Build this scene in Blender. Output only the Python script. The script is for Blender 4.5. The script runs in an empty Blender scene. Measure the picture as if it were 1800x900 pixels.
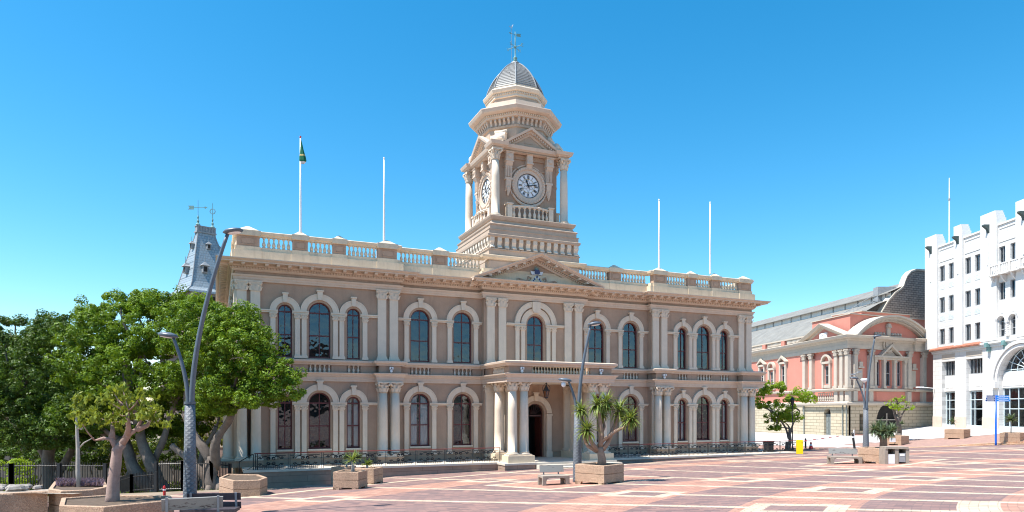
import bpy, bmesh, math, random
import numpy as np
from mathutils import Matrix, Vector
R=math.radians
random.seed(7); rng=np.random.default_rng(7)
sc=bpy.context.scene
COL=sc.collection
F=1195.; ZC=3.8; HY=721.
TH=R(23.56)

# ------------------------------------------------------------------ helpers
class MB:
    def __init__(s): s.v=[]; s.f=[]; s.mi=[]; s.sm=[]; s.M=None; s.mat=0; s.smooth=False
    def add(s,V,Fc):
        n=len(s.v)
        if s.M is not None:
            M=s.M; V=[tuple(M@Vector(p)) for p in V]
        s.v.extend([tuple(p) for p in V])
        for f in Fc: s.f.append([i+n for i in f]); s.mi.append(s.mat); s.sm.append(s.smooth)
    def box(s,x0,x1,y0,y1,z0,z1):
        V=[(x0,y0,z0),(x1,y0,z0),(x1,y1,z0),(x0,y1,z0),(x0,y0,z1),(x1,y0,z1),(x1,y1,z1),(x0,y1,z1)]
        s.add(V,[(0,3,2,1),(4,5,6,7),(0,1,5,4),(1,2,6,5),(2,3,7,6),(3,0,4,7)])
    def prism(s,pts,a0,a1,axis='y'):
        # pts 2D polygon; extruded along axis
        def P(p,a):
            if axis=='y': return (p[0],a,p[1])
            if axis=='x': return (a,p[0],p[1])
            return (p[0],p[1],a)
        n=len(pts)
        V=[P(p,a0) for p in pts]+[P(p,a1) for p in pts]
        Fc=[tuple(range(n)),tuple(range(2*n-1,n-1,-1))]
        for i in range(n):
            j=(i+1)%n; Fc.append((i,i+n,j+n,j))
        s.add(V,Fc)
    def lathe(s,prof,cx=0,cy=0,seg=12,rot=0,cap=True,sx=1,sy=1):
        V=[];Fc=[]
        for r,z in prof:
            for k in range(seg):
                a=rot+2*math.pi*k/seg; V.append((cx+r*sx*math.cos(a),cy+r*sy*math.sin(a),z))
        for j in range(len(prof)-1):
            for k in range(seg):
                k2=(k+1)%seg
                Fc.append((j*seg+k,j*seg+k2,(j+1)*seg+k2,(j+1)*seg+k))
        if cap:
            Fc.append(tuple(range(seg-1,-1,-1))); Fc.append(tuple((len(prof)-1)*seg+k for k in range(seg)))
        s.add(V,Fc)
    def tube(s,path,rad,seg=8):
        P=[Vector(p) for p in path]; V=[];Fc=[]
        if not hasattr(rad,'__len__'): rad=[rad]*len(P)
        up=Vector((0,0,1)); prevx=None
        for i,p in enumerate(P):
            t=(P[min(i+1,len(P)-1)]-P[max(i-1,0)])
            if t.length<1e-9: t=Vector((0,0,1))
            t.normalize()
            if prevx is None:
                a=Vector((1,0,0)) if abs(t.x)<.9 else Vector((0,1,0))
                x=(a-t*a.dot(t)).normalized()
            else: x=(prevx-t*prevx.dot(t)).normalized()
            prevx=x; y=t.cross(x)
            for k in range(seg):
                an=2*math.pi*k/seg; V.append(tuple(p+(x*math.cos(an)+y*math.sin(an))*rad[i]))
        for j in range(len(P)-1):
            for k in range(seg):
                k2=(k+1)%seg; Fc.append((j*seg+k,j*seg+k2,(j+1)*seg+k2,(j+1)*seg+k))
        Fc.append(tuple(range(seg-1,-1,-1))); Fc.append(tuple((len(P)-1)*seg+k for k in range(seg)))
        s.add(V,Fc)
    def sweep(s,path,prof,closed=False):
        # outward = right hand side of travel; prof list of (out,z)
        n=len(path); P=[Vector(p) for p in path]; mit=[]
        def nrm(a,b):
            d=(b-a).normalized(); return Vector((d.y,-d.x))
        for i in range(n):
            if closed: n1=nrm(P[i-1],P[i]); n2=nrm(P[i],P[(i+1)%n])
            else:
                n1=nrm(P[max(i-1,0)],P[max(i,1)]) ; n2=nrm(P[min(i,n-2)],P[min(i+1,n-1)])
            mit.append((n1+n2)/(1+n1.dot(n2)))
        V=[];Fc=[];m=len(prof)
        for i in range(n):
            for o,z in prof:
                q=P[i]+mit[i]*o; V.append((q.x,q.y,z))
        for i in range(n if closed else n-1):
            i2=(i+1)%n
            for j in range(m-1): Fc.append((i*m+j,i2*m+j,i2*m+j+1,i*m+j+1))
        if not closed:
            Fc.append(tuple(range(m-1,-1,-1))); Fc.append(tuple((n-1)*m+j for j in range(m)))
        s.add(V,Fc)
    def ring(s,cx,cz,r0,r1,y0,y1,a0=0,a1=math.pi,seg=20):
        # arch ring in xz plane, extruded y0..y1
        V=[];Fc=[]
        for k in range(seg+1):
            a=a0+(a1-a0)*k/seg; c,si=math.cos(a),math.sin(a)
            V+= [(cx+r0*c,y0,cz+r0*si),(cx+r1*c,y0,cz+r1*si),(cx+r1*c,y1,cz+r1*si),(cx+r0*c,y1,cz+r0*si)]
        for k in range(seg):
            b=4*k
            for i in range(4): Fc.append((b+i,b+(i+1)%4,b+4+(i+1)%4,b+4+i))
        if abs(a1-a0)<6.28: Fc.append((3,2,1,0)); Fc.append((4*seg,4*seg+1,4*seg+2,4*seg+3))
        s.add(V,Fc)
    def stamp(s,T,M):
        old=s.M; s.M=M if old is None else old@M
        mm=s.mat; n=len(s.v)
        Mx=s.M; s.v.extend([tuple(Mx@Vector(p)) for p in T.v])
        for f,m_,q in zip(T.f,T.mi,T.sm): s.f.append([i+n for i in f]); s.mi.append(mm+m_); s.sm.append(q)
        s.M=old
    def mesh(s,name,mats,recalc=True):
        me=bpy.data.meshes.new(name); me.from_pydata(s.v,[],s.f)
        if not isinstance(mats,(list,tuple)): mats=[mats]
        for m in mats: me.materials.append(m)
        me.polygons.foreach_set('material_index',s.mi); me.polygons.foreach_set('use_smooth',s.sm)
        if recalc:
            b=bmesh.new(); b.from_mesh(me); bmesh.ops.recalc_face_normals(b,faces=b.faces); b.to_mesh(me); b.free()
        me.update(); return me
    def split(s,name,mats,parent=None,gap=.12,**k):
        "one part per separate cluster of pieces (pieces closer than gap stay together)"
        n=len(s.v); par=list(range(n))
        def find(a):
            while par[a]!=a: par[a]=par[par[a]]; a=par[a]
            return a
        for f in s.f:
            r0=find(f[0])
            for i in f[1:]: par[find(i)]=r0
        comp={}
        for i in range(n): comp.setdefault(find(i),[]).append(i)
        keys=list(comp); bb={q:([min(s.v[i][a] for i in comp[q]) for a in range(3)],[max(s.v[i][a] for i in comp[q]) for a in range(3)]) for q in keys}
        cl={q:q for q in keys}
        def fc(a):
            while cl[a]!=a: a=cl[a]
            return a
        for i,a in enumerate(keys):
            for b in keys[i+1:]:
                if all(bb[a][0][t]<bb[b][1][t]+gap and bb[b][0][t]<bb[a][1][t]+gap for t in range(3)): cl[fc(a)]=fc(b)
        out={}
        for q,l in comp.items(): out.setdefault(fc(q),set()).update(l)
        res=[]
        for l in out.values():
            mm=MB(); mp={}
            for i in sorted(l): mp[i]=len(mm.v); mm.v.append(s.v[i])
            for f,mi,sm_ in zip(s.f,s.mi,s.sm):
                if f[0] in mp: mm.f.append([mp[i] for i in f]); mm.mi.append(mi); mm.sm.append(sm_)
            res.append(mm.build(name,mats,parent,**k))
        return res
    def build(s,name,mats,parent=None,**k):
        return link(name,s.mesh(name,mats),parent,**k)
def link(name,data,parent=None,loc=None,rot=None,**k):
    o=bpy.data.objects.new(name,data); COL.objects.link(o)
    if parent is not None: o.parent=parent
    if loc is not None: o.location=loc
    if rot is not None: o.rotation_euler=(0,0,rot) if not hasattr(rot,'__len__') else rot
    tag(o,**k); return o
def tag(o,label=None,cat=None,group=None,kind=None):
    if label: o['label']=label
    if cat: o['category']=cat
    if group: o['group']=group
    if kind: o['kind']=kind
    return o
def thing(name,label,cat,loc=(0,0,0),rot=0,group=None): return link(name,None,None,loc,rot,label=label,cat=cat,group=group)
def T(x,y,z,rz=0,s=1): return Matrix.Translation((x,y,z))@Matrix.Rotation(rz,4,'Z')@Matrix.Scale(s,4)

# ------------------------------------------------------------------ terrain
def sm(t): t=max(0,min(1,t)); return t*t*(3-2*t)
def kerbY(X):
    K=[(24,78),(28,73.0),(31,69.5),(36.4,64.6),(46.7,62.3),(58,58.5),(120,40)]
    if X<=K[0][0]: return K[0][1]
    for (a,b),(c,d_) in zip(K,K[1:]):
        if X<=c: return b+(d_-b)*(X-a)/(c-a)
    return K[-1][1]
def Hplane(X,Y): return 1.43+.037*X-.04*Y
def Hlow(X,Y):
    z=1.43+.037*max(-45,min(70,X))-.04*max(-20,min(95,Y))
    z-=.5*sm((-8-X)/6)*sm((Y-39.5)/4)
    return z
def Hup(X,Y): return max(.28+.085*(max(0,min(X,62))-39),-.15)
def H(X,Y):
    lo=Hlow(X,Y); up=Hup(X,Y); k=kerbY(X)
    if X>31: t=1 if Y>k+.3 else (0 if Y<k else (Y-k)/.3)
    elif X>20: w=.3+(31-X)*.9; t=sm((Y-k)/w)
    else: t=0
    if X<=20: return lo
    return lo+(up-lo)*t
def gp(x,y):
    "pixel -> ground point on the plaza plane"
    r=(x-900)/F; k=(HY-y)/F; Y=(1.43-ZC)/(k-.037*r+.04); return (r*Y,Y)
def at(x,Y,z=None):
    X=(x-900)/F*Y; return (X,Y,H(X,Y) if z is None else z)
def zof(y,Y): return ZC+(HY-y)*Y/F

# ------------------------------------------------------------------ materials
class G:
    def __init__(s,name):
        s.m=bpy.data.materials.new(name); s.m.use_nodes=True; s.t=s.m.node_tree; s.t.nodes.clear()
        s.out=s.n('ShaderNodeOutputMaterial')
    def n(s,ty,**k):
        nd=s.t.nodes.new(ty)
        for a,b in k.items(): setattr(nd,a,b)
        return nd
    def l(s,a,b): s.t.links.new(a,b)
    def put(s,sock,v):
        if isinstance(v,bpy.types.NodeSocket): s.l(v,sock)
        else: sock.default_value=v
    def m_(s,op,a,b=0,c=0,clamp=False):
        nd=s.n('ShaderNodeMath',operation=op,use_clamp=clamp); s.put(nd.inputs[0],a); s.put(nd.inputs[1],b)
        if op in('MULTIPLY_ADD','WRAP','COMPARE','SMOOTH_MIN'): s.put(nd.inputs[2],c)
        return nd.outputs[0]
    def pos(s): return s.n('ShaderNodeNewGeometry').outputs['Position']
    def obj(s): return s.n('ShaderNodeTexCoord').outputs['Object']
    def noise(s,scale,vec=None,detail=4,rough=.6):
        nd=s.n('ShaderNodeTexNoise'); nd.inputs['Scale'].default_value=scale; nd.inputs['Detail'].default_value=detail; nd.inputs['Roughness'].default_value=rough
        s.l(vec if vec is not None else s.pos(),nd.inputs['Vector']); return nd.outputs['Fac']
    def ramp(s,f,a,b,lo=0.,hi=1.):
        nd=s.n('ShaderNodeMapRange'); s.put(nd.inputs[0],f); nd.inputs[1].default_value=lo; nd.inputs[2].default_value=hi; s.put(nd.inputs[3],a); s.put(nd.inputs[4],b); return nd.outputs[0]
    def mix(s,f,a,b,blend='MIX'):
        nd=s.n('ShaderNodeMix',data_type='RGBA',blend_type=blend); s.put(nd.inputs[0],f)
        for i,v in((6,a),(7,b)):
            if isinstance(v,bpy.types.NodeSocket): s.l(v,nd.inputs[i])
            else: nd.inputs[i].default_value=(*v[:3],1)
        return nd.outputs[2]
    def vmap(s,vec,scale=(1,1,1),rot=(0,0,0),loc=(0,0,0)):
        nd=s.n('ShaderNodeMapping'); s.l(vec,nd.inputs[0]); nd.inputs['Scale'].default_value=scale; nd.inputs['Rotation'].default_value=rot; nd.inputs['Location'].default_value=loc; return nd.outputs[0]
    def bump(s,h,strength=.3,dist=.02):
        nd=s.n('ShaderNodeBump'); nd.inputs['Strength'].default_value=strength; nd.inputs['Distance'].default_value=dist; s.l(h,nd.inputs['Height']); return nd.outputs[0]
    def bsdf(s,col,rough=.8,nrm=None,metal=0.,spec=.4,**k):
        b=s.n('ShaderNodeBsdfPrincipled')
        if isinstance(col,bpy.types.NodeSocket): s.l(col,b.inputs['Base Color'])
        else: b.inputs['Base Color'].default_value=(*col[:3],1)
        s.put(b.inputs['Roughness'],rough); s.put(b.inputs['Metallic'],metal); b.inputs['Specular IOR Level'].default_value=spec
        if nrm is not None: s.l(nrm,b.inputs['Normal'])
        s.l(b.outputs[0],s.out.inputs[0]); return b
def paint(name,col,var=.16,scale=1.3,rough=.8,bump=.25,fine=30,dirt=.0,dcol=None,metal=0.,spec=.35):
    g=G(name); c=col
    n1=g.noise(scale); n2=g.noise(fine,detail=2)
    f=g.m_('ADD',g.m_('MULTIPLY',n1,.7),g.m_('MULTIPLY',n2,.3))
    cc=g.mix(g.ramp(f,0.,1.,.32,.68),tuple(x*(1-var) for x in c),tuple(min(1,x*(1+var*.7)) for x in c))
    if dirt:
        v=g.vmap(g.pos(),scale=(1.6,1.6,.16)); st=g.noise(1.5,v,5,.7)
        cc=g.mix(g.ramp(st,0.,dirt,.52,.8),cc,dcol or tuple(x*.45 for x in c))
    g.bsdf(cc,rough,g.bump(n2,bump,.01) if bump else None,metal,spec)
    return g.m
TAN=paint('tan_stucco',(.415,.285,.205),.16,.8,.85,.5,25,.6,(.25,.17,.125))
CREAM=paint('cream_paint',(.69,.575,.455),.09,1.2,.75,.25,18,.45,(.42,.36,.29))
ENTC=paint('pinkish_cream_moulding',(.61,.48,.38),.08,1.2,.8,.2,18,.35,(.36,.28,.22))
CREAM2=paint('cream_weathered',(.66,.54,.39),.12,1.6,.8,.3,14,.55,(.33,.27,.2))
STONE=paint('tower_stone',(.47,.36,.275),.12,1.2,.85,.3,14,.4,(.3,.24,.19))
FRAME=paint('window_frame_red',(.11,.02,.022),.15,4,.45,.1,40,spec=.5)
WHITE=paint('white_wall',(.66,.65,.63),.05,.8,.75,.15,20,.12,(.6,.58,.54))
WSTONE=paint('white_building_plinth',(.62,.50,.42),.1,2,.8)
PINK=paint('pink_stucco',(.58,.225,.17),.10,.5,.85,.3,16,.22,(.42,.17,.14))
PTRIM=paint('pink_building_trim',(.50,.435,.36),.1,1.2,.8,.2,14,.35,(.36,.31,.26))
BLACK=paint('black_iron',(.018,.018,.02),.2,5,.5,0,30,spec=.5)
RAILRED=paint('rail_red',(.17,.035,.03),.2,4,.5,0,30)
GREYMET=paint('lamp_grey',(.095,.115,.14),.15,6,.4,.2,60,spec=.6)
WHITEP=paint('white_enamel',(.8,.8,.8),.05,4,.4,0,20)
BLUEP=paint('sign_blue',(.0,.10,.55),.1,4,.35,0,20,spec=.5)
YELLOW=paint('barrier_yellow',(.85,.62,.0),.06,4,.4,0,20,spec=.5)
REDP=paint('red_paint',(.5,.03,.03),.1,4,.4,0,20)
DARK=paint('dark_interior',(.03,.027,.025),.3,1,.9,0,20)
CURT=paint('curtain_cloth',(.72,.71,.68),.1,3,.9,0,20)
PATINA=paint('verdigris_copper',(.16,.30,.29),.3,3,.6,.2,25)
WOODW=paint('peeling_white_wood',(.62,.61,.58),.1,2,.8,.4,20,.9,(.14,.10,.09))
WOODD=paint('dark_bench_wood',(.06,.05,.058),.25,3,.55,.3,25)
CONC=paint('bench_concrete',(.33,.28,.23),.2,4,.9,.6,40,.4)
DOORW=paint('door_mahogany',(.07,.018,.014),.3,3,.35,.1,30,spec=.5)
GREYD=paint('grey_green_door',(.20,.22,.21),.15,3,.6,.1,30)
LEADC=paint('lead_grey',(.28,.29,.30),.2,3,.5,.2,20)
BARK=paint('grey_bark',(.19,.155,.13),.35,3,.95,1.,14,.5,(.09,.07,.06))
BARKP=paint('pinkish_bark',(.36,.25,.21),.25,4,.95,1.,22,.5,(.16,.11,.09))
BARKD=paint('dracaena_bark',(.33,.22,.16),.3,6,.95,1.,30)
ROCK=paint('rubble_rock',(.30,.27,.24),.4,5,.95,1.,14)
SOIL=paint('soil',(.12,.085,.06),.35,5,.95,1.,30)
GOLDP=paint('gold_ring',(.45,.33,.12),.1,5,.5,0,30)
LBRICK=None
def brickmat(name,c1,c2,mort,w,h,ms=.012,frame=0.,rough=.85,bump=.5,horiz=False,var=.25):
    g=G(name)
    p=g.pos(); s=g.n('ShaderNodeSeparateXYZ'); g.l(p,s.inputs[0])
    ca,sa=math.cos(frame),math.sin(frame)
    u=g.m_('ADD',g.m_('MULTIPLY',s.outputs[0],ca),g.m_('MULTIPLY',s.outputs[1],sa))
    cb=g.n('ShaderNodeCombineXYZ'); g.l(u,cb.inputs[0])
    if horiz:
        v=g.m_('ADD',g.m_('MULTIPLY',s.outputs[0],-sa),g.m_('MULTIPLY',s.outputs[1],ca)); g.l(v,cb.inputs[1])
    else: g.l(s.outputs[2],cb.inputs[1])
    b=g.n('ShaderNodeTexBrick'); g.l(cb.outputs[0],b.inputs['Vector'])
    b.inputs['Scale'].default_value=1; b.inputs['Brick Width'].default_value=w; b.inputs['Row Height'].default_value=h; b.inputs['Mortar Size'].default_value=ms
    b.inputs['Color1'].default_value=(*c1,1); b.inputs['Color2'].default_value=(*c2,1); b.inputs['Mortar'].default_value=(*mort,1)
    n=g.noise(2.5); c=g.mix(g.ramp(n,0,var,.3,.7),b.outputs[0],tuple(x*.5 for x in c1))
    g.bsdf(c,rough,g.bump(g.m_('ADD',g.m_('MULTIPLY',b.outputs['Fac'],-1),g.m_('MULTIPLY',g.noise(30),.3)),bump,.02))
    return g.m
ASHLAR=brickmat('rusticated_ashlar',(.56,.48,.35),(.49,.42,.30),(.2,.16,.11),1.5,.42,.03,R(-82.3))
ASHLAR_F=brickmat('rusticated_ashlar_front',(.56,.46,.33),(.50,.41,.29),(.2,.16,.11),1.5,.42,.03,TH)
DSTONE=brickmat('brown_rubble_stone',(.36,.29,.25),(.26,.21,.18),(.05,.04,.035),.7,.3,.03,TH)
LIBST=brickmat('library_stone',(.40,.29,.25),(.36,.26,.225),(.24,.17,.15),1.2,.35,.012,TH)
KERBB=brickmat('kerb_brick',(.62,.42,.25),(.45,.22,.13),(.30,.22,.17),.115,.24,.012,R(-12),var=.2)
TERW=brickmat('terrace_plinth_blocks',(.36,.26,.20),(.33,.235,.18),(.17,.12,.09),2.2,.42,.012,TH,var=.4)
TERT=paint('terrace_tile',(.62,.55,.46),.12,2,.8,.2,12)
DADO=paint('plinth_dark_tan',(.36,.26,.185),.13,1.4,.8,.3,20,.4)
def aggregate():
    g=G('exposed_aggregate'); v=g.n('ShaderNodeTexVoronoi'); v.inputs['Scale'].default_value=26; g.l(g.pos(),v.inputs['Vector'])
    n=g.noise(1.5)
    c=g.mix(g.ramp(v.outputs['Color'],0,1),(.52,.34,.225),(.27,.165,.11)); 
    c=g.mix(g.ramp(g.noise(60,detail=1),0,.5,.45,.7),c,(.66,.5,.36))
    c=g.mix(g.ramp(n,0,.35,.45,.75),c,(.22,.15,.10))
    g.bsdf(c,.9,g.bump(v.outputs['Distance'],.6,.02)); return g.m
AGG=aggregate()
def glassmat(name,tint=(.55,.62,.66),dark=.75):
    g=G(name)
    fr=g.n('ShaderNodeFresnel'); fr.inputs[0].default_value=1.6
    wv=g.bump(g.noise(1.1,detail=2),.30,.06); g.l(wv,fr.inputs['Normal'])
    gl=g.n('ShaderNodeBsdfGlossy'); gl.inputs['Roughness'].default_value=.015; g.l(wv,gl.inputs['Normal']); gl.inputs['Color'].default_value=(.72,.86,1,1)
    tr=g.n('ShaderNodeBsdfTransparent'); tr.inputs[0].default_value=(*[t*dark for t in tint],1)
    mx=g.n('ShaderNodeMixShader'); g.l(g.m_('ADD',g.m_('MULTIPLY',fr.outputs[0],1.3,),.03,clamp=True),mx.inputs[0]); g.l(tr.outputs[0],mx.inputs[1]); g.l(gl.outputs[0],mx.inputs[2]); g.l(mx.outputs[0],g.out.inputs[0]); return g.m
GLASS=glassmat('window_glass',(.86,.9,.92),.97)
def leafmat(name,a,b,trans=.27,scale=.6):
    g=G(name)
    n=g.noise(scale,detail=2); n2=g.noise(9,detail=1)
    c=g.mix(g.ramp(g.m_('ADD',g.m_('MULTIPLY',n,.5),g.m_('MULTIPLY',n2,.5)),0,1,.35,.65),a,b)
    d=g.n('ShaderNodeBsdfPrincipled'); g.l(c,d.inputs['Base Color']); d.inputs['Roughness'].default_value=.5; d.inputs['Specular IOR Level'].default_value=.22
    t=g.n('ShaderNodeBsdfTranslucent'); g.l(g.mix(.5,c,(b[0]*1.4,b[1]*1.3,b[2]*.4)),t.inputs[0])
    mx=g.n('ShaderNodeMixShader'); mx.inputs[0].default_value=trans; g.l(d.outputs[0],mx.inputs[1]); g.l(t.outputs[0],mx.inputs[2]); g.l(mx.outputs[0],g.out.inputs[0]); return g.m
LEAF=leafmat('ficus_leaves',(.035,.085,.006),(.21,.32,.02))
LEAFD=leafmat('dark_ficus_leaves',(.018,.045,.008),(.11,.185,.022))
LEAFY=leafmat('sparse_yellowish_leaves',(.10,.15,.012),(.27,.31,.04),.35,2.)
LEAFB=leafmat('bright_leaves',(.12,.22,.014),(.34,.46,.05),.55,1.)
SPIKE=leafmat('spiky_green_leaves',(.08,.14,.02),(.30,.35,.09),.2,2.)
SPIKEG=leafmat('grey_green_leaves',(.07,.11,.06),(.18,.23,.12),.2,2.)
GRASS=leafmat('grass_blades',(.05,.10,.01),(.13,.2,.03),.3,2.)
PURP=leafmat('purple_groundcover',(.08,.03,.06),(.3,.22,.28),.2,5.)
def slatemat(name,c1,c2,frame,rh=.22,w=.3):
    return brickmat(name,c1,c2,tuple(x*.45 for x in c1),w,rh,.014,frame,.45,.6,var=.15)
SLATE=slatemat('blue_grey_slate',(.31,.365,.40),(.275,.325,.36),R(45),.28,.34)
SLATED=paint('dome_slate',(.20,.20,.20),.3,2.5,.5,.3,20,.3)
CORR=None
def corrug():
    g=G('corrugated_roof_sheet'); p=g.pos(); w=g.n('ShaderNodeTexWave'); w.wave_type='BANDS'; w.bands_direction='X'; w.inputs['Scale'].default_value=2.2; w.inputs['Distortion'].default_value=0
    v=g.vmap(p,rot=(0,0,R(-8))); v2=g.vmap(p,rot=(0,0,R(82.3))); g.l(v2,w.inputs['Vector'])
    c=g.mix(g.ramp(g.noise(.6,detail=6),0,1,.35,.65),(.27,.26,.235),(.18,.17,.155)); c=g.mix(g.ramp(w.outputs['Fac'],0,.5),c,(.2,.2,.18))
    g.bsdf(c,.7,g.bump(w.outputs['Fac'],.6,.05)); return g.m
CORR=corrug()
def peel():
    g=G('peeled_bench_paint'); v=g.vmap(g.obj(),scale=(1.3,4,4)); n=g.noise(2.2,v,6,.75)
    f=g.ramp(n,0,1,.57,.62); c=g.mix(f,(.25,.245,.23),(.08,.06,.06)); g.bsdf(c,.7,g.bump(n,.3,.01)); return g.m
PEEL=peel()
# ------------------------------------------------------------------ ground
def plaza_mat():
    g=G('plaza_brick_paving'); p=g.pos(); s=g.n('ShaderNodeSeparateXYZ'); g.l(p,s.inputs[0]); M=g.m_
    dx=M('SUBTRACT',s.outputs[0],31.); dy=M('SUBTRACT',s.outputs[1],6.3)
    r=M('SQRT',M('ADD',M('MULTIPLY',dx,dx),M('MULTIPLY',dy,dy)))
    t=M('MULTIPLY',M('ARCTAN2',dy,dx),180/math.pi)
    k=M('DIVIDE',M('SUBTRACT',t,107.5),6.97)
    kr=M('ROUND',k); off=M('ABSOLUTE',M('SUBTRACT',k,kr)); soff=M('SUBTRACT',k,kr)
    tang=M('MULTIPLY',off,M('MULTIPLY',r,R(6.97)))         # metres from ray
    ray=M('LESS_THAN',tang,.21)
    odd=M('ABSOLUTE',M('MODULO',kr,2.))
    def band(a,b): return M('MULTIPLY',M('GREATER_THAN',r,a),M('LESS_THAN',r,b))
    b0=band(24.8,28.1); b1=band(31.1,34.4); b3=band(43.9,47.1); b5=band(18.2,21.5); b6=band(56.6,59.6)
    org=M('MAXIMUM',M('MAXIMUM',b0,b1),M('MAXIMUM',b3,b5))
    cr=M('MAXIMUM',M('MULTIPLY',band(21.5,22.5),M('GREATER_THAN',k,5.)),band(50.3,50.9))
    # frames where bands meet alternate rays
    sel=M('MAXIMUM',M('MULTIPLY',M('MAXIMUM',b0,b3),M('SUBTRACT',1.,odd)),M('MULTIPLY',b1,odd))
    # rmid
    def frame(c):
        a=M('LESS_THAN',M('ABSOLUTE',M('SUBTRACT',r,c)),1.35); q=M('LESS_THAN',tang,1.2)
        ai=M('LESS_THAN',M('ABSOLUTE',M('SUBTRACT',r,c)),.8); qi=M('LESS_THAN',tang,.68)
        return M('MULTIPLY',a,q),M('MULTIPLY',ai,qi)
    fr=0;fi=0
    for c in (26.45,32.75,45.5):
        a,b=frame(c); fr=M('MAXIMUM',fr,a); fi=M('MAXIMUM',fi,b)
    fr=M('MULTIPLY',fr,sel); fi=M('MULTIPLY',fi,sel)
    # seating pads
    pads_o=0; pads_i=0
    for cx,cy,an,hx,hy in ((3.6,34.6,R(35),4.3,2.7),(22.3,41.6,R(40),4.6,2.6)):
        ax=M('SUBTRACT',s.outputs[0],cx); ay=M('SUBTRACT',s.outputs[1],cy); c,q=math.cos(an),math.sin(an)
        u=M('ABSOLUTE',M('ADD',M('MULTIPLY',ax,c),M('MULTIPLY',ay,q))); v=M('ABSOLUTE',M('SUBTRACT',M('MULTIPLY',ay,c),M('MULTIPLY',ax,q)))
        pads_o=M('MAXIMUM',pads_o,M('MULTIPLY',M('LESS_THAN',u,hx),M('LESS_THAN',v,hy))); pads_i=M('MAXIMUM',pads_i,M('MULTIPLY',M('LESS_THAN',u,hx-.45),M('LESS_THAN',v,hy-.45)))
    cb=g.n('ShaderNodeCombineXYZ'); g.l(r,cb.inputs[0]); g.l(M('MULTIPLY',t,R(30.)),cb.inputs[1])
    b=g.n('ShaderNodeTexBrick'); g.l(cb.outputs[0],b.inputs['Vector']); b.inputs['Scale'].default_value=1; b.inputs['Brick Width'].default_value=.44; b.inputs['Row Height'].default_value=.22; b.inputs['Mortar Size'].default_value=.013; b.inputs['Bias'].default_value=0
    b.inputs['Color1'].default_value=(0,0,0,1); b.inputs['Color2'].default_value=(1,1,1,1); b.inputs['Mortar'].default_value=(.5,.5,.5,1)
    n=g.noise(.35,detail=5); nv=g.noise(5,detail=4,rough=.75)
    bf=g.m_('ADD',g.m_('MULTIPLY',b.outputs[0],.75),g.m_('MULTIPLY',nv,.25))
    pur=g.mix(g.ramp(bf,0,1,.1,.9),(.145,.094,.092),(.325,.185,.152))
    pur=g.mix(g.ramp(n,0,.5,.4,.75),pur,(.24,.17,.16))
    orc=g.mix(g.ramp(bf,0,1,.1,.9),(.35,.175,.125),(.49,.265,.19))
    crc=g.mix(g.ramp(bf,0,1,.1,.9),(.50,.40,.28),(.62,.51,.37))
    o1=M('MAXIMUM',org,0)
    c=g.mix(o1,pur,orc); c=g.mix(pads_o,c,crc); c=g.mix(pads_i,c,orc)
    nopad=M('SUBTRACT',1.,pads_o)
    c=g.mix(M('MULTIPLY',M('MAXIMUM',M('MAXIMUM',ray,cr),fr),nopad),c,crc)
    c=g.mix(fi,c,pur)
    # grime
    st=g.noise(.9,detail=7,rough=.7); c=g.mix(g.ramp(st,0,.5,.47,.72),c,(.17,.12,.11))
    c=g.mix(M('MULTIPLY',b.outputs['Fac'],.7),c,(.13,.10,.09))
    g.bsdf(c,.78,g.bump(M('ADD',M('MULTIPLY',b.outputs['Fac'],-1.),M('MULTIPLY',nv,.4)),.5,.01)); return g.m
def gridsheet(name,xs,ys,fz,mat,keep=None,**k):
    V=[];Fc=[];nx=len(xs)
    for y in ys:
        for x in xs: V.append((x,y,fz(x,y)))
    for j in range(len(ys)-1):
        for i in range(nx-1):
            if keep is None or keep((xs[i]+xs[i+1])/2,(ys[j]+ys[j+1])/2): Fc.append((j*nx+i,j*nx+i+1,(j+1)*nx+i+1,(j+1)*nx+i))
    me=bpy.data.meshes.new(name); me.from_pydata(V,[],Fc); me.materials.append(mat)
    for p_ in me.polygons: p_.use_smooth=True
    return link(name,me,**k)
def lin(a,b,s):
    n=int(round((b-a)/s)); return [a+(b-a)*i/n for i in range(n+1)]
EARTH=paint('bare_earth',(.27,.215,.16),.3,.7,.95,.6,12)
ASPH=paint('pale_asphalt',(.48,.46,.44),.12,.5,.9,.4,14)
def Hg(x,y):
    z=H(x,y)
    return z-.06
xs=[-900,-500,-250,-140]+lin(-100,28,2)+lin(29,64,1)[0:]+[75,100,140,250,500,900]
ys=[-900,-400,-150,-60]+lin(-30,36,3)+lin(37,100,1)+[110,130,180,260,500,1200]
gridsheet('ground',xs,ys,Hg,EARTH,kind='structure')
gridsheet('plaza',lin(-60,28,2)+lin(29,62,1),lin(-28,36,2)+lin(37,78,1),lambda x,y:min(Hlow(x,y),9)+.0,plaza_mat(),keep=lambda x,y:y<kerbY(x)+.6 and not(x<-11 and y>37) and not (x<-17 and y>33),kind='structure')
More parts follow.
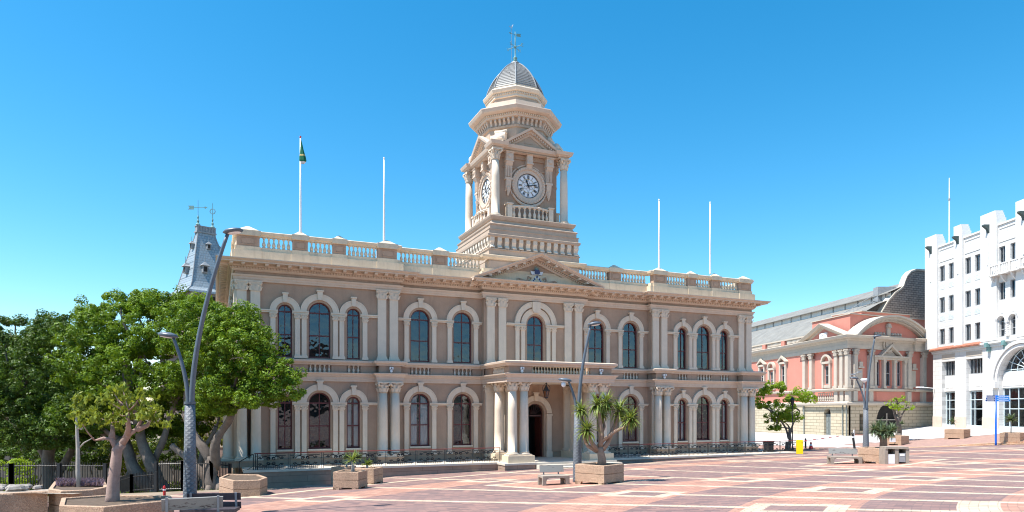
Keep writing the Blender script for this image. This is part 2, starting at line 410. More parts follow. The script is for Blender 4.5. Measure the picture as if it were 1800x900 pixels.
# road beyond the kerb: pavement strip then the pale road
gridsheet('pavement',lin(22,28,2)+lin(29,62,1)+[75,100],lin(60,78,.5),lambda x,y:H(x,y)+.01,brickmat('pavement_brick',(.40,.25,.20),(.33,.20,.17),(.2,.15,.13),.4,.2,.01,R(30),horiz=True),keep=lambda x,y:y>kerbY(x)+.0 and y<kerbY(x)+10,kind='structure')
gridsheet('road',lin(14,28,2)+lin(29,62,1)+[75,100],lin(56,120,1),lambda x,y:H(x,y)+.03,ASPH,keep=lambda x,y:y>kerbY(x)+(9.5 if x>36 else 5) ,kind='structure')
mb=MB()
K=[(31,69.5),(36.4,64.6),(46.7,62.3),(58,58.5),(70,55)]
for (a,b),(c,d_) in zip(K,K[1:]):
    n=6
    for i in range(n):
        p=[(a+(c-a)*t,b+(d_-b)*t) for t in (i/n,(i+1)/n)]
        zz=[(Hlow(*q),Hup(q[0],q[1]+.5)+.03) for q in p]
        V=[]
        for (x,y),(z0,z1) in zip(p,zz):
            z1=max(z1,z0+.03)
            V+=[(x,y-.12,z0-.05),(x,y-.12,z1),(x,y+.4,z1),(x,y+.4,z0-.05)]
        mb.add(V,[(0,4,5,1),(1,5,6,2),(2,6,7,3)])
mb.build('kerb',KERBB,kind='structure')
# second, lower brick step in front
mb=MB()
for (a,b),(c,d_) in zip(K[1:],K[2:]):
    for i in range(6):
        V=[]
        for t in (i/6,(i+1)/6):
            x,y=a+(c-a)*t,b+(d_-b)*t; z0=Hlow(x,y-.5); z1=z0+.5*max(.05,Hup(x,y)-z0)
            V+=[(x,y-.55,z0-.05),(x,y-.55,z1),(x,y-.12,z1)]
        mb.add(V,[(0,3,4,1),(1,4,5,2)])
mb.build('step',KERBB,kind='structure')

# ------------------------------------------------------------------ classical templates
def capital(hx,hy,h,round_=True):
    "Corinthian capital template, origin at its bottom centre, height h"
    m=MB(); sg=12 if round_ else 4; rot=0 if round_ else math.pi/4
    k=1. if round_ else 1.4142
    m.lathe([(1.08*k,0),(1.12*k,.04*h),(1.0*k,.07*h),(.98*k,.4*h),(1.05*k,.7*h),(1.3*k,.86*h)],0,0,sg,rot,sx=hx,sy=hy)
    for row,(n,zb,zt,sp,w) in enumerate(((8,.05,.42,1.12,.36),(8,.12,.70,1.2,.34))):
        for i in range(n):
            a=2*math.pi*(i+(.5 if row else 0))/n
            c,s=math.cos(a),math.sin(a)
            rr=1. if round_ else 1/max(abs(c),abs(s))
            bx,by=hx*c*rr,hy*s*rr
            tx,ty=-s*w*hx,c*w*hy
            o=[(1.02,zb),(1.10,(zb+zt)*.5),(1.22,zt*.93),(1.36,zt),(1.38,zt-.09)]
            V=[]
            for j,(q,z) in enumerate(o):
                ww=(1,1.05,.9,.6,.35)[j]
                V+=[(bx*q-tx*ww,by*q-ty*ww,z*h),(bx*(q+.07),by*(q+.07),z*h),(bx*q+tx*ww,by*q+ty*ww,z*h)]
            Fc=[]
            for j in range(4): Fc+=[(3*j,3*j+1,3*j+4,3*j+3),(3*j+1,3*j+2,3*j+5,3*j+4)]
            m.add(V,Fc)
    for sx in(-1,1):
        for sy in(-1,1):
            m.tube([(sx*hx*.75,sy*hy*.75,.55*h),(sx*hx*1.15,sy*hy*1.15,.72*h),(sx*hx*1.38,sy*hy*1.38,.84*h),(sx*hx*1.36,sy*hy*1.36,.74*h)],[.08*h,.1*h,.10*h,.06*h],6)
    for a in range(4):
        c,s=round(math.cos(a*math.pi/2)),round(math.sin(a*math.pi/2)); m.box(c*hx*1.25-.14*hx,c*hx*1.25+.14*hx,s*hy*1.25-.14*hy,s*hy*1.25+.14*hy,.82*h,.97*h)
    A=1.42;B=1.2
    m.prism([(hx*x,hy*y) for x,y in((-A,-A*.93),(-A*.93,-A),(0,-B),(A*.93,-A),(A,-A*.93),(B,0),(A,A*.93),(A*.93,A),(0,B),(-A*.93,A),(-A,A*.93),(-B,0))],.87*h,h,'z')
    return m
CAPR=capital(.33,.33,.74); CAPP=capital(.31,.16,.68,False); CAPS=capital(.17,.12,.34,False); CAPT=capital(.31,.31,.85)
def baluster(h,r):
    m=MB(); m.smooth=True
    m.lathe([(r*.95,0),(r*.95,.08*h),(r*.6,.1*h),(r*.75,.16*h),(r*1.0,.3*h),(r*.85,.42*h),(r*.45,.6*h),(r*.38,.74*h),(r*.6,.78*h),(r*.42,.82*h),(r*.55,.9*h),(r*.95,.92*h),(r*.95,h)],seg=8)
    return m
BALR=baluster(.72,.125); BALM=baluster(.50,.10)
def column(h,r,base=.26):
    m=MB(); m.box(-r*1.38,r*1.38,-r*1.38,r*1.38,0,base*.35); m.smooth=True
    m.lathe([(r*1.34,base*.35),(r*1.4,base*.5),(r*1.34,base*.65),(r*1.12,base*.68),(r*1.1,base*.8),(r*1.2,base*.88),(r*1.18,base*.98),(r*1.02,base),(r*1.0,h*.35),(r*.96,h*.7),(r*.86,h)],seg=20)
    m.smooth=False; return m
def wall(mb,x0,x1,z0,z1,ops,y,dep):
    "wall face at y facing -y with (arched) openings"
    xs=x0; seg=10
    for o in sorted(ops,key=lambda o:o[0]):
        cx,w,zs,zt,arch=o; a,b=cx-w/2,cx+w/2
        mb.add([(xs,y,z0),(a,y,z0),(a,y,z1),(xs,y,z1)],[(0,1,2,3)])
        mb.add([(a,y,z0),(b,y,z0),(b,y,zs),(a,y,zs)],[(0,1,2,3)])
        if arch: cur=[(cx-w/2*math.cos(math.pi*i/(2*seg)),zt+w/2*math.sin(math.pi*i/(2*seg))) for i in range(2*seg+1)]
        else: cur=[(a,zt),(b,zt)]
        V=[];Fc=[]
        for q in cur: V+=[(q[0],y,q[1]),(q[0],y,z1)]
        for i in range(len(cur)-1): Fc.append((2*i,2*i+2,2*i+3,2*i+1))
        mb.add(V,Fc)
        con=[(a,zs)]+cur+[(b,zs)]
        V=[];n=len(con)
        for q in con: V+=[(q[0],y,q[1]),(q[0],y+dep,q[1])]
        mb.add(V,[(2*i,2*i+1,2*((i+1)%n)+1,2*((i+1)%n)) for i in range(n)])
        xs=b
    mb.add([(xs,y,z0),(x1,y,z0),(x1,y,z1),(xs,y,z1)],[(0,1,2,3)])
_wc={}
def window(parent,cx,y,zs,zspr,w,arch=True,rotz=0,label=None,cross=True,mat=None,curtain=False,rails=1,key=None):
    "sash window part with its glass pane; origin at sill centre"
    key=(round(w,2),round(zspr-zs,2),arch,cross,rails,mat.name if mat else 0)
    mat=mat or FRAME
    hgt=zspr-zs
    if key not in _wc:
        m=MB(); t=.085; hw=w/2
        m.box(-hw,-hw+t,-.05,.05,0,hgt); m.box(hw-t,hw,-.05,.05,0,hgt); m.box(-hw+t,hw-t,-.06,.06,0,t*1.3)
        if arch: m.ring(0,hgt,hw-t,hw,-.05,.05,seg=16); m.box(-hw+t,hw-t,-.045,.045,hgt-.05,hgt+.05)
        else: m.box(-hw+t,hw-t,-.05,.05,hgt-t,hgt)
        m.box(-.03,.03,-.035,.035,t*1.3,hgt-(.05 if arch else t))
        if arch: m.box(-.03,.03,-.035,.035,hgt+.05,hgt+hw-t)
        for q in range(rails):
            z=hgt*(q+1)/(rails+1); m.box(-hw+t,-.03,-.045,.045,z-.045,z+.045); m.box(.03,hw-t,-.045,.045,z-.045,z+.045)
        me=m.mesh('window',mat)
        p=MB(); pts=[(-hw+.02,.02),(hw-.02,.02)]
        if arch: pts+= [((hw-.02)*math.cos(a),hgt+(hw-.02)*math.sin(a)) for a in [math.pi*i/12 for i in range(13)]]
        else: pts+=[(hw-.02,hgt-.02),(-hw+.02,hgt-.02)]
        p.add([(q[0],0.012,q[1]) for q in pts],[tuple(range(len(pts)))])
        _wc[key]=(me,p.mesh('pane',GLASS,False))
    me,pn=_wc[key]
    o=link('window',me,parent,(cx,y,zs),rotz,label=label); link('pane',pn,o)
    if curtain:
        c=MB(); hw=w/2-.06
        for sx in(-1,1):
            V=[];N=9
            for i in range(N+1):
                x=sx*(hw*(1-i/N*.78)); V+=[(x+ .0,.16+.03*(i%2),.1),(x*.96,.14+.03*(i%2),hgt+ (.85*math.sqrt(max(0,hw*hw-x*x)) if arch else 0))]
            c.add(V,[(2*i,2*i+2,2*i+3,2*i+1) for i in range(N)])
        link('curtain',c.mesh('curtain',CURT,False),o)
    return o

# ------------------------------------------------------------------ CITY HALL
OX,OY=-18.57,45.84
CH=thing('city_hall','two storey tan and cream classical city hall with portico and tall central clock tower','building',(OX,OY,0),TH)
CU=22.3; WU=44.6; DEP=24.
def mir(u): return 2*CU-u
P0,P1,P2=0.,11.1,17.9          # pavilion, recess, centre
RV=.55
outline=[(0,DEP),(0,0),(P1,0),(P1,RV),(P2,RV),(P2,0),(mir(P2),0),(mir(P2),RV),(mir(P1),RV),(mir(P1),0),(WU,0),(WU,DEP)]
# windows list: u, width, y, storey
big,small=1.5,.94
WIN=[]
for u,w in ((3.11,small),(5.44,big),(7.8,small),(12.9,big),(16.35-.05,big)):
    y=RV if u>P1 else 0
    WIN.append((u,w,y)); WIN.append((mir(u),w,y))
LOW=(1.07,4.3); UP=(7.46,10.65)
wl=MB()
segs=[(0,P1,0),(P1,P2,RV),(P2,mir(P2),0),(mir(P2),mir(P1),RV),(mir(P1),WU,0)]
for a,b,y in segs:
    for zr,(s_,t_),z0,z1 in ((0,LOW,.0,5.9),(1,UP,7.3,12.7)):
        ops=[(u,w,s_,t_,True) for u,w,yy in WIN if a<u<b]
        if a==P2: ops=[(CU,1.56,.02,3.55,True)] if zr==0 else [(CU,1.45,UP[0],UP[1],True)]
        wall(wl,a,b,z0,z1,ops,y,.42)
for u in (P1,mir(P1),P2,mir(P2)):
    wl.add([(u,0,0),(u,RV,0),(u,RV,12.7),(u,0,12.7)],[(0,1,2,3)])
# left side wall with openings, right side plain
wl.M=Matrix.Rotation(-math.pi/2,4,'Z')   # local x -> -y ; face -y -> -x
SIDEW=[(-3.6-3.1*i,) for i in range(6)]
for zr,(s_,t_),z0,z1 in ((0,LOW,0,5.9),(1,UP,7.3,12.7)):
    wall(wl,-DEP,0,z0,z1,[(q[0],1.2,s_,t_,True) for q in SIDEW],0,.35)
wl.M=None
wl.add([(WU,0,0),(WU,DEP,0),(WU,DEP,12.7),(WU,0,12.7)],[(0,1,2,3)])
wl.add([(0,DEP,0),(WU,DEP,0),(WU,DEP,12.7),(0,DEP,12.7)],[(0,1,2,3)])
wl.build('wall',TAN,CH)
# dark rooms behind the windows
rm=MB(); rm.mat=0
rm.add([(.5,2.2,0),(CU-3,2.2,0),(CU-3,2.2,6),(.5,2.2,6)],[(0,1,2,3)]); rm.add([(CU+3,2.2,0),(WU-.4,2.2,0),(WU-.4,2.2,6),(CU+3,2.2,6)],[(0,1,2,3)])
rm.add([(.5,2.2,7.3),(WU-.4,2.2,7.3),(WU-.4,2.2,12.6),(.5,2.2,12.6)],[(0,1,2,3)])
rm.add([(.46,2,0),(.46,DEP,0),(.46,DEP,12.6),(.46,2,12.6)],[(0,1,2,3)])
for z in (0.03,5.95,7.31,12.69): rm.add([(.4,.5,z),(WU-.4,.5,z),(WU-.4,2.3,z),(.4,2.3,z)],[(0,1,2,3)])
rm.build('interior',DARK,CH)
hall=MB(); hall.box(CU-2.2,CU+2.2,5.5,5.6,0,5); hall.box(CU-2.2,CU-2.1,.6,5.5,0,5); hall.box(CU+2.1,CU+2.2,.6,5.5,0,5); hall.box(CU-2.2,CU+2.2,.5,5.6,5,5.1); hall.box(CU-2.2,CU+2.2,.45,5.6,-.1,.01)
hall.build('entrance_hall',paint('hall_grey',(.22,.21,.20),.1,1),CH)
rf=MB(); rf.box(.3,WU-.3,.6,DEP-.3,13.2,13.9); rf.build('roof',LEADC,CH)

# mouldings
ENT=[(0,12.55),(.14,12.55),(.16,12.68),(.2,12.69),(.22,12.84),(.27,12.85),(.32,12.97),(.10,12.975)]
FRZ=[(.10,12.976),(.10,13.19)]
COR=[(.10,13.192),(.2,13.2),(.3,13.28),(.3,13.33),(.32,13.34),(.32,13.47),(.5,13.48),(.56,13.54),(.56,13.64),(1.12,13.645),(1.12,13.74),(1.17,13.745),(1.3,13.84),(1.3,13.885),(.2,13.98)]
m=MB(); m.sweep(outline,ENT); m.build('architrave',ENTC,CH)
m=MB(); m.sweep(outline,FRZ); m.build('frieze',TAN,CH)
m=MB(); m.sweep(outline,COR); m.build('cornice',ENTC,CH)
def along(path,step,fn,off=0.,edge=.3):
    for (a,b) in zip(path,path[1:]):
        a,b=Vector(a),Vector(b); L=(b-a).length
        if L<1.2: continue
        d_=(b-a)/L; ang=math.atan2(d_.y,d_.x)
        n=max(1,int(round((L-2*edge)/step)))
        for i in range(n+1):
            p=a+d_*(edge+(L-2*edge)*i/n); fn(p,ang)
dn=MB()
def dent(p,a): dn.M=T(p.x,p.y,0,a); dn.box(-.055,.055,-.42,-.3,13.345,13.465)
along(outline[:-1],.19,dent,edge=-.25); dn.build('dentils',ENTC,CH)
mo=MB(); mo.prism([(-.55,13.47),(-.98,13.5),(-1.05,13.56),(-1.05,13.642),(-.55,13.642)],-.11,.11,'x'); MODM=mo.mesh('modillion',ENTC)
ms=MB()
def modil(p,a):
    if abs(a)<.1: link('modillion',MODM,CH,(p.x,p.y,0),a)
    else: ms.stamp(mo,T(p.x,p.y,0,a))
along(outline[:-1],.72,modil,edge=-.35); ms.build('modillion',ENTC,CH,kind='stuff')
# storey band with ressauts over the column pairs and round the portico
PO=4.55  # portico projection of entablature face
RS=[(0.02,1.55),(9.5,P1)]
RES=.68
pl=[(0,DEP),(0,0)]
pl=[(-.0,DEP),(-.0,1.9),(-RES,1.9),(-RES,-RES),(1.6,-RES),(1.6,0),(9.45,0),(9.45,-RES),(P1+.06,-RES),(P1+.06,RV),(P2+.05,RV),(P2+.05,-PO),]
path2=pl+[(mir(x),y) for x,y in reversed(pl)]
BAND=[(.02,5.84),(.12,5.85),(.12,6.0),(.16,6.005),(.16,6.2),(.22,6.21),(.26,6.32),(.36,6.38),(.38,6.46),(.1,6.49)]
m=MB(); m.sweep(path2,BAND); m.build('string_course',ENTC,CH)
SILL=[(.06,7.0),(.14,7.01),(.18,7.1),(.34,7.2),(.36,7.33),(.1,7.40),(-.3,7.42)]
m=MB(); m.sweep(path2,SILL); m.build('sill_course',ENTC,CH)
# parapet wall between: back wall and tan panels leaving baluster openings
m=MB(); m.sweep([(x,y) for x,y in pl[:-1]],[(-.1,6.45),(-.1,7.05)]); m.sweep([(mir(x),y) for x,y in reversed(pl[:-1])],[(-.1,6.45),(-.1,7.05)])
gaps=[(u,(1.0 if w>1 else .62)) for u,w,y in WIN]
def panels(m,a,b,y,gl):
    x=a
    for c,h in sorted(gl)+[(None,0)]:
        e=b if c is None else c-h/1.
        e=b if c is None else c-h*.8
        if e-x>.05: m.box(x,e,y-.06,y+.12,6.46,7.05)
        if c is not None: x=c+h*.8
for s in (0,1):
    f=(lambda a,b:(a,b)) if s==0 else (lambda a,b:(mir(b),mir(a)))
    for a,b,y in ((1.66,9.39,0),(P1+.12,P2-.02,RV)):
        A,B=f(a,b); panels(m,A,B,y,[g_ for g_ in gaps if A<g_[0]<B])
    for a,b in ((-RES+.06,1.54),(9.51,P1)):
        A,B=f(a,b); m.box(A,B,-RES-.05,-RES+.2,6.46,7.05)
m.box(-RES-.05,-RES+.2,-RES-.05,1.85,6.46,7.05)
m.split('parapet_panel',TAN,CH,gap=.02)
for u,w,y in WIN:
    h=(1.0 if w>1 else .62)*.8; n=5 if w>1 else 3
    m=MB()
    for i in range(n): m.stamp(BALM,T(u-h+2*h*(i+.5)/n,y-.02,6.5))
    m.build('balustrade',CREAM,CH)
# blocking course, roof balustrade
m=MB(); BL=[(.30,13.9),(.30,14.6),(.0,14.62)]
m.sweep(outline,BL); m.build('blocking_course',CREAM2,CH)
m=MB(); m.sweep(outline,[(.12,14.6),(.12,14.88),(-.2,14.885)]); m.build('balustrade_base',CREAM2,CH)
m=MB(); m.sweep(outline,[(-.2,15.62),(.1,15.62),(.12,15.7),(.2,15.74),(.24,15.92),(.1,15.98),(-.2,15.98),(-.24,15.9),(-.2,15.62)]); m.build('balustrade_rail',CREAM2,CH)
piers=[(0,1.45,0),(3.62,4.62,0),(6.35,7.25,0),(9.55,10.95,0),(13.9,15.05,RV)]
pall=[]
for a,b,y in piers: pall+=[(a,b,y),(mir(b),mir(a),y)]
def pier_block(m,a,b,y,z0=14.62):
    m.box(a-.12,b+.12,y-.36,y+.5,z0-.7,z0-.02)         # blocking step
    m.box(a-.06,b+.06,y-.19,y+.45,z0,14.9)
    m.box(a,b,y-.13,y+.4,14.9,15.63)
PB=MB()
for a,b,y in pall:
    q=MB(); q.mat=0; q.box(a-.12,b+.12,y-.345,y+.5,13.96,14.61)
    q.box(a-.06,b+.06,y-.19,y+.45,14.61,14.9)
    q.mat=1; q.box(a,b,y-.14,y+.4,14.9,15.63)
    # sunk panel outline
    c=(a+b)/2; hw=(b-a)*.34
    for zz in (15.02,15.49): q.box(c-hw,c+hw,y-.17,y-.13,zz,zz+.04)
    for xx in (c-hw,c+hw-.04): q.box(xx,xx+.04,y-.165,y-.13,15.06,15.49)
    q.prism([(c-hw*.8,15.17),(c-hw*.65,15.1),(c+hw*.65,15.1),(c+hw*.8,15.17),(c+hw*.8,15.38),(c+hw*.65,15.45),(c-hw*.65,15.45),(c-hw*.8,15.38)],y-.16,y-.13)
    q.mat=0; q.box(a-.07,b+.07,y-.26,y+.5,15.63,15.99)
    cx,cy=c,y+.12; hx,hy=(b-a)/2-.02,.32
    q.add([(cx-hx,cy-hy,15.99),(cx+hx,cy-hy,15.99),(cx+hx,cy+hy,15.99),(cx-hx,cy+hy,15.99),(cx-hx*.15,cy,16.3),(cx+hx*.15,cy,16.3)],[(0,1,5,4),(2,3,4,5),(1,2,5),(3,0,4)])
    q.build('pier',[CREAM2,TAN],CH)
# left side piers
for y0,y1 in ((3.6,4.6),(7.4,8.4),(11,12),(15,16)):
    q=MB(); q.box(-.16,.4,y0,y1,14.6,15.63); q.box(-.26,.5,y0-.07,y1+.07,15.63,15.99); q.build('pier',CREAM2,CH)
spans=[(1.57,3.5,0),(4.74,6.23,0),(7.37,9.43,0),(11.3,13.75,RV),(15.2,17.8,RV)]
sp2=spans+[(mir(b),mir(a),y) for a,b,y in spans]
for a,b,y in sp2:
    m=MB(); n=int((b-a)/.285)
    for i in range(n): m.stamp(BALR,T(a+(b-a)*(i+.5)/n,y+.02,14.89))
    m.build('balustrade',CREAM2,CH)
for a,b in ((.6,3.5),(4.7,7.3),(8.5,10.9)):
    m=MB(); n=int((b-a)/.285)
    for i in range(n): m.stamp(BALR,T(.02,a+(b-a)*(i+.5)/n,14.89))
    m.build('balustrade',CREAM2,CH)

# pilasters upper
def upil(u,y=0,w=.62,out=.18,rot=None):
    m=MB(); h0,h1=7.42,11.9
    m.box(-w/2-.1,w/2+.1,-out-.12,0,h0,h0+.12); m.box(-w/2-.06,w/2+.06,-out-.07,0,h0+.12,h0+.22); m.box(-w/2-.03,w/2+.03,-out-.03,0,h0+.22,h0+.3)
    m.box(-w/2,w/2,-out,0,h0+.3,h1)
    o=m.build('pilaster',CREAM,CH,loc=(u,y,0),rot=rot)
    c=MB(); c.stamp(CAPP,T(0,-out*.45,h1)); c.build('capital',CREAM,o)
UPS=[.31,1.18,9.84,10.72,18.4,19.38]
for u in UPS:
    upil(u); upil(mir(u))
for y in (.31,1.18,7.6,8.5): upil(0,y,rot=-math.pi/2)
# lower engaged columns on pedestals with pilasters behind
COLT=column(4.68,.33)
colme=COLT.mesh('column',CREAM); 
cm_=MB(); cm_.stamp(CAPR,T(0,0,4.66)); capme=cm_.mesh('capital',CREAM)
def col(u,y,z=.44):
    o=link('column',colme,CH,(u,y,z)); link('capital',capme,o); return o
def lpil(u,y,rot=None,w=.62,out=.2,z0=.44):
    m=MB(); m.box(-w/2-.08,w/2+.08,-out-.1,0,z0,z0+.2); m.box(-w/2,w/2,-out,0,z0+.2,5.12)
    o=m.build('pilaster',CREAM,CH,loc=(u,y,0),rot=rot); c=MB(); c.stamp(CAPP,T(0,-out*.45,5.12)); c.build('capital',CREAM,o)
for u in (.32,1.2,9.84,10.74):
    for q in (u,mir(u)):
        lpil(q,0); col(q,-.52)
lpil(0,.3,-math.pi/2); lpil(0,1.25,-math.pi/2); col(-.52,.1); col(-.52,1.2)
m=MB()
for a,b in ((-.0,1.66),(9.38,P1+.12)):
    for s in(0,1):
        A,B=(a,b) if s==0 else (mir(b),mir(a))
        m.box(A,B,-1.0,.05,.0,.36); m.box(A-.04,B+.04,-1.04,.05,.36,.44)
m.box(-1.0,.02,-1.0,1.8,-.0,.36); m.box(-1.04,.02,-1.04,1.84,.36,.44)
m.split('pedestal',DADO,CH)
# dado plinth all along, base of building below the terrace
m=MB(); dd=[(0,DEP),(0,0),(P1,0),(P1,RV),(P2,RV),(P2,0)]
m.sweep(dd+[(CU-1.25,0)],[(.07,-2.6),(.07,.40),(.10,.41),(.10,.44),(0,.46)]); m.sweep([(CU+1.25,0)]+[(mir(x),y) for x,y in reversed(dd)],[(.07,-2.6),(.07,.40),(.10,.41),(.10,.44),(0,.46)])
m.build('plinth',DADO,CH)

# colonnettes, imposts, archivolts
def colonnette(u,y,z0,z1,w=.33):
    m=MB(); m.box(-w/2-.06,w/2+.06,-.22,0,z0,z0+.16); m.box(-w/2-.03,w/2+.03,-.19,0,z0+.16,z0+.24); m.box(-w/2,w/2,-.15,0,z0+.24,z1-.34)
    m.stamp(CAPS,T(0,-.07,z1-.34))
    m.build('colonnette',CREAM,CH,loc=(u,y,0))
def archivolt(u,y,z,ri,ro,out=.13,key=True,rin=None):
    m=MB(); m.mat=0; m.ring(u,z,ri,ro,y-out,y,seg=24); m.ring(u,z,ro-.07,ro+.0,y-out-.03,y-out,seg=24)
    m.mat=1
    if rin: m.ring(u,z,rin+.002,ri-.002,y-.05,y+.02,seg=24)
    m.mat=0
    if key: 
        kw=.15 if ro<1.2 else .17
        m.prism([(u-kw*.8,z+ri-.02),(u+kw*.8,z+ri-.02),(u+kw*1.15,z+ro+.16),(u-kw*1.15,z+ro+.16)],y-out-.11,y-out+.02)
        m.box(u-kw*1.4,u+kw*1.4,y-out-.16,y,z+ro+.16,z+ro+.26)
    m.build('archivolt',[CREAM,TAN],CH)
for u,w,y in WIN:
    for s_,t_ in (LOW,UP):
        ri=.61 if w<1 else .91; ro=1.01 if w<1 else 1.33
        archivolt(u,y,t_+.0,ri,ro,rin=w/2)
for zb,(s_,t_) in ((.44,LOW),(7.42,UP)):
    for s in (0,1):
        f=(lambda q:q) if s==0 else mir
        for q in (2.31,3.93,4.37,6.52,6.96,8.61): colonnette(f(q),0,zb,t_-.14)
        for q in (11.82,13.98,15.22,17.38): colonnette(f(q),RV,zb,t_-.14)
        # impost bands
        m=MB()
        for a,b,y in ((1.5,2.64,0),(3.58,4.69,0),(6.19,7.33,0),(8.27,9.53,0),(P1+.02,12.15,RV),(13.65,15.55,RV),(17.05,P2-.02,RV)):
            A,B=(a,b) if s==0 else (mir(b),mir(a))
            m.box(A,B,y-.13,y,t_-.14,t_-.03); m.box(A,B,y-.2,y,t_-.03,t_+.06)
            for e,wd in ((a,b),):
                pass
        # wide impost blocks above colonnettes
        m.split('impost_band',CREAM,CH)
# centre upper window
t_=UP[1]
for dx in (1.13,1.62):
    for s in(-1,1): colonnette(CU+s*dx,0,7.42,t_-.14)
m=MB()
for a,b in ((19.72,CU-.9),(CU+.9,mir(19.72))): m.box(a,b,-.15,0,t_-.14,t_-.03); m.box(a,b,-.22,0,t_-.03,t_+.06)
m.split('impost_band',CREAM,CH)
archivolt(CU,0,t_+.02,.86,1.3,.12,False,rin=.73); archivolt(CU,0,t_+.02,1.42,1.85,.16,False)
m=MB(); m.prism([(CU-.22,t_+.95),(CU+.22,t_+.95),(CU+.33,t_+1.15),(CU+.36,t_+1.8),(CU-.36,t_+1.8),(CU-.33,t_+1.15)],-.32,-.1); m.build('keystone',CREAM,CH)
window(CH,CU,.22,UP[0],UP[1],1.45)
# windows themselves
for i,(u,w,y) in enumerate(WIN):
    window(CH,u,y+.22,LOW[0],LOW[1],w,curtain=(i in (4,6,1,5)),label='window with drawn white curtains' if i in (4,6,1,5) else None)
    window(CH,u,y+.22,UP[0],UP[1],w)
    m=MB(); m.box(u-w/2-.08,u+w/2+.08,y-.1,y+.22,LOW[0]-.12,LOW[0]); m.build('window_sill',CREAM,CH)
for q in SIDEW:
    for s_,t2 in (LOW,UP): window(CH,.2,-q[0],s_,t2,1.2,rotz=-math.pi/2)
# downpipe at left front
m=MB(); m.tube([(.76,-.3,-.2),(.76,-.3,5.7)],.05,8); m.build('downpipe',paint('brown_pipe',(.10,.07,.055),.2,4),CH)
m=MB(); m.tube([(-.1,3.2,-.6),(-.1,3.2,12)],.06,8); m.build('downpipe',CREAM,CH)

# door
m=MB(); hw=.78
m.mat=0; m.ring(CU,3.55,hw-.1,hw,.28,.4,seg=16); m.box(CU-hw,CU-hw+.1,.28,.4,0,3.55); m.box(CU+hw-.1,CU+hw,.28,.4,0,3.55); m.box(CU-hw+.1,CU+hw-.1,.29,.39,3.3,3.42)
for i in range(1,8):
    a=math.pi*i/8; m.tube([(CU+.12*math.cos(a),.34,3.42+.12*math.sin(a)),(CU+(hw-.1)*math.cos(a),.34,3.55+(hw-.12)*math.sin(a))],.018,5)
d0=m.build('door',DOORW,CH)
m=MB(); m.M=T(CU-.68,.4,0.03,R(62)); m.box(0,.68,0,.07,0,3.2)
for z0,z1 in ((.2,1.0),(1.15,2.2),(2.35,3.05)): m.box(.1,.58,-.03,.1,z0,z1)
m.M=None; m.build('leaf',DOORW,d0)
m=MB(); m.M=T(CU+.68,.4,0.03,R(180-75)); m.box(0,.68,0,.07,0,3.2); m.M=None; m.build('leaf',DOORW,d0)
archivolt(CU,0,3.55,1.0,1.42,.14,True,rin=.78)
m=MB()
for s in(-1,1):
    c=CU+s*1.21; m.box(c-.2,c+.2,-.15,0,.44,3.35); m.box(c-.26,c+.26,-.2,0,3.35,3.5); m.box(c-.26,c+.26,-.2,0,0,.44)
m.split('door_surround',CREAM,CH)
# ---- portico
PF=PO
m=MB(); m.box(P2+.2,mir(P2)-.2,-PF+.1,0.4,5.86,6.44); m.build('portico_ceiling',CREAM,CH)
m=MB()
for s in(0,1):
    A,B=(P2+.08,19.85) if s==0 else (mir(19.85),mir(P2)-.08)
    m.box(A,B,-PF-.02,-PF+.75,6.46,7.05)
    x0=P2+.08 if s==0 else mir(P2)-.43
    m.box(x0,x0+.35,-1.4,.0,6.46,7.05); 
m.split('parapet_panel',TAN,CH)
m=MB(); n=20
for i in range(n): m.stamp(BALM,T(19.85+(mir(19.85)-19.85)*(i+.5)/n,-PF+.12,6.5))
m.build('balustrade',CREAM2,CH)
for s in(0,1):
    m=MB(); n=9; x=P2+.2 if s==0 else mir(P2)-.2
    for i in range(n): m.stamp(BALM,T(x,-3.8+(2.35)*(i+.5)/n,6.5))
    m.build('balustrade',CREAM,CH)
# columns
COLP=column(4.75,.335).mesh('column',CREAM)
c_=MB(); c_.stamp(CAPR,T(0,0,4.73)); CAPPm=c_.mesh('capital',CREAM)
def pcol(u,y,z=.5): o=link('column',COLP,CH,(u,y,z),label=None); link('capital',CAPPm,o)
for s in(0,1):
    f=(lambda q:q) if s==0 else mir
    for u,y in ((18.5,-4.12),(19.42,-4.12),(18.5,-1.5)): pcol(f(u),y)
    m=MB(); m.box(f(19.42)-.3,f(19.42)+.3,-1.75,-1.15,.5,5.2); m.box(f(19.42)-.4,f(19.42)+.4,-1.85,-1.05,.5,.72)
    o=m.build('pier',CREAM,CH); c=MB(); c.stamp(CAPP,T(f(19.42),-1.45,5.18,0,1)); c.M=None; c.build('capital',CREAM,o)
    lpil(f(18.3),0,z0=.5); lpil(f(19.42),0,z0=.5)
m=MB()
for s in(0,1):
    f=(lambda a,b:(a,b)) if s==0 else (lambda a,b:(mir(b),mir(a)))
    A,B=f(P2,20.0); m.box(A,B,-4.75,-3.55,-.1,.5)
    A,B=f(P2,20.0); m.box(A,B,-2.15,.02,-.1,.5)
m.split('pedestal',CREAM2,CH)
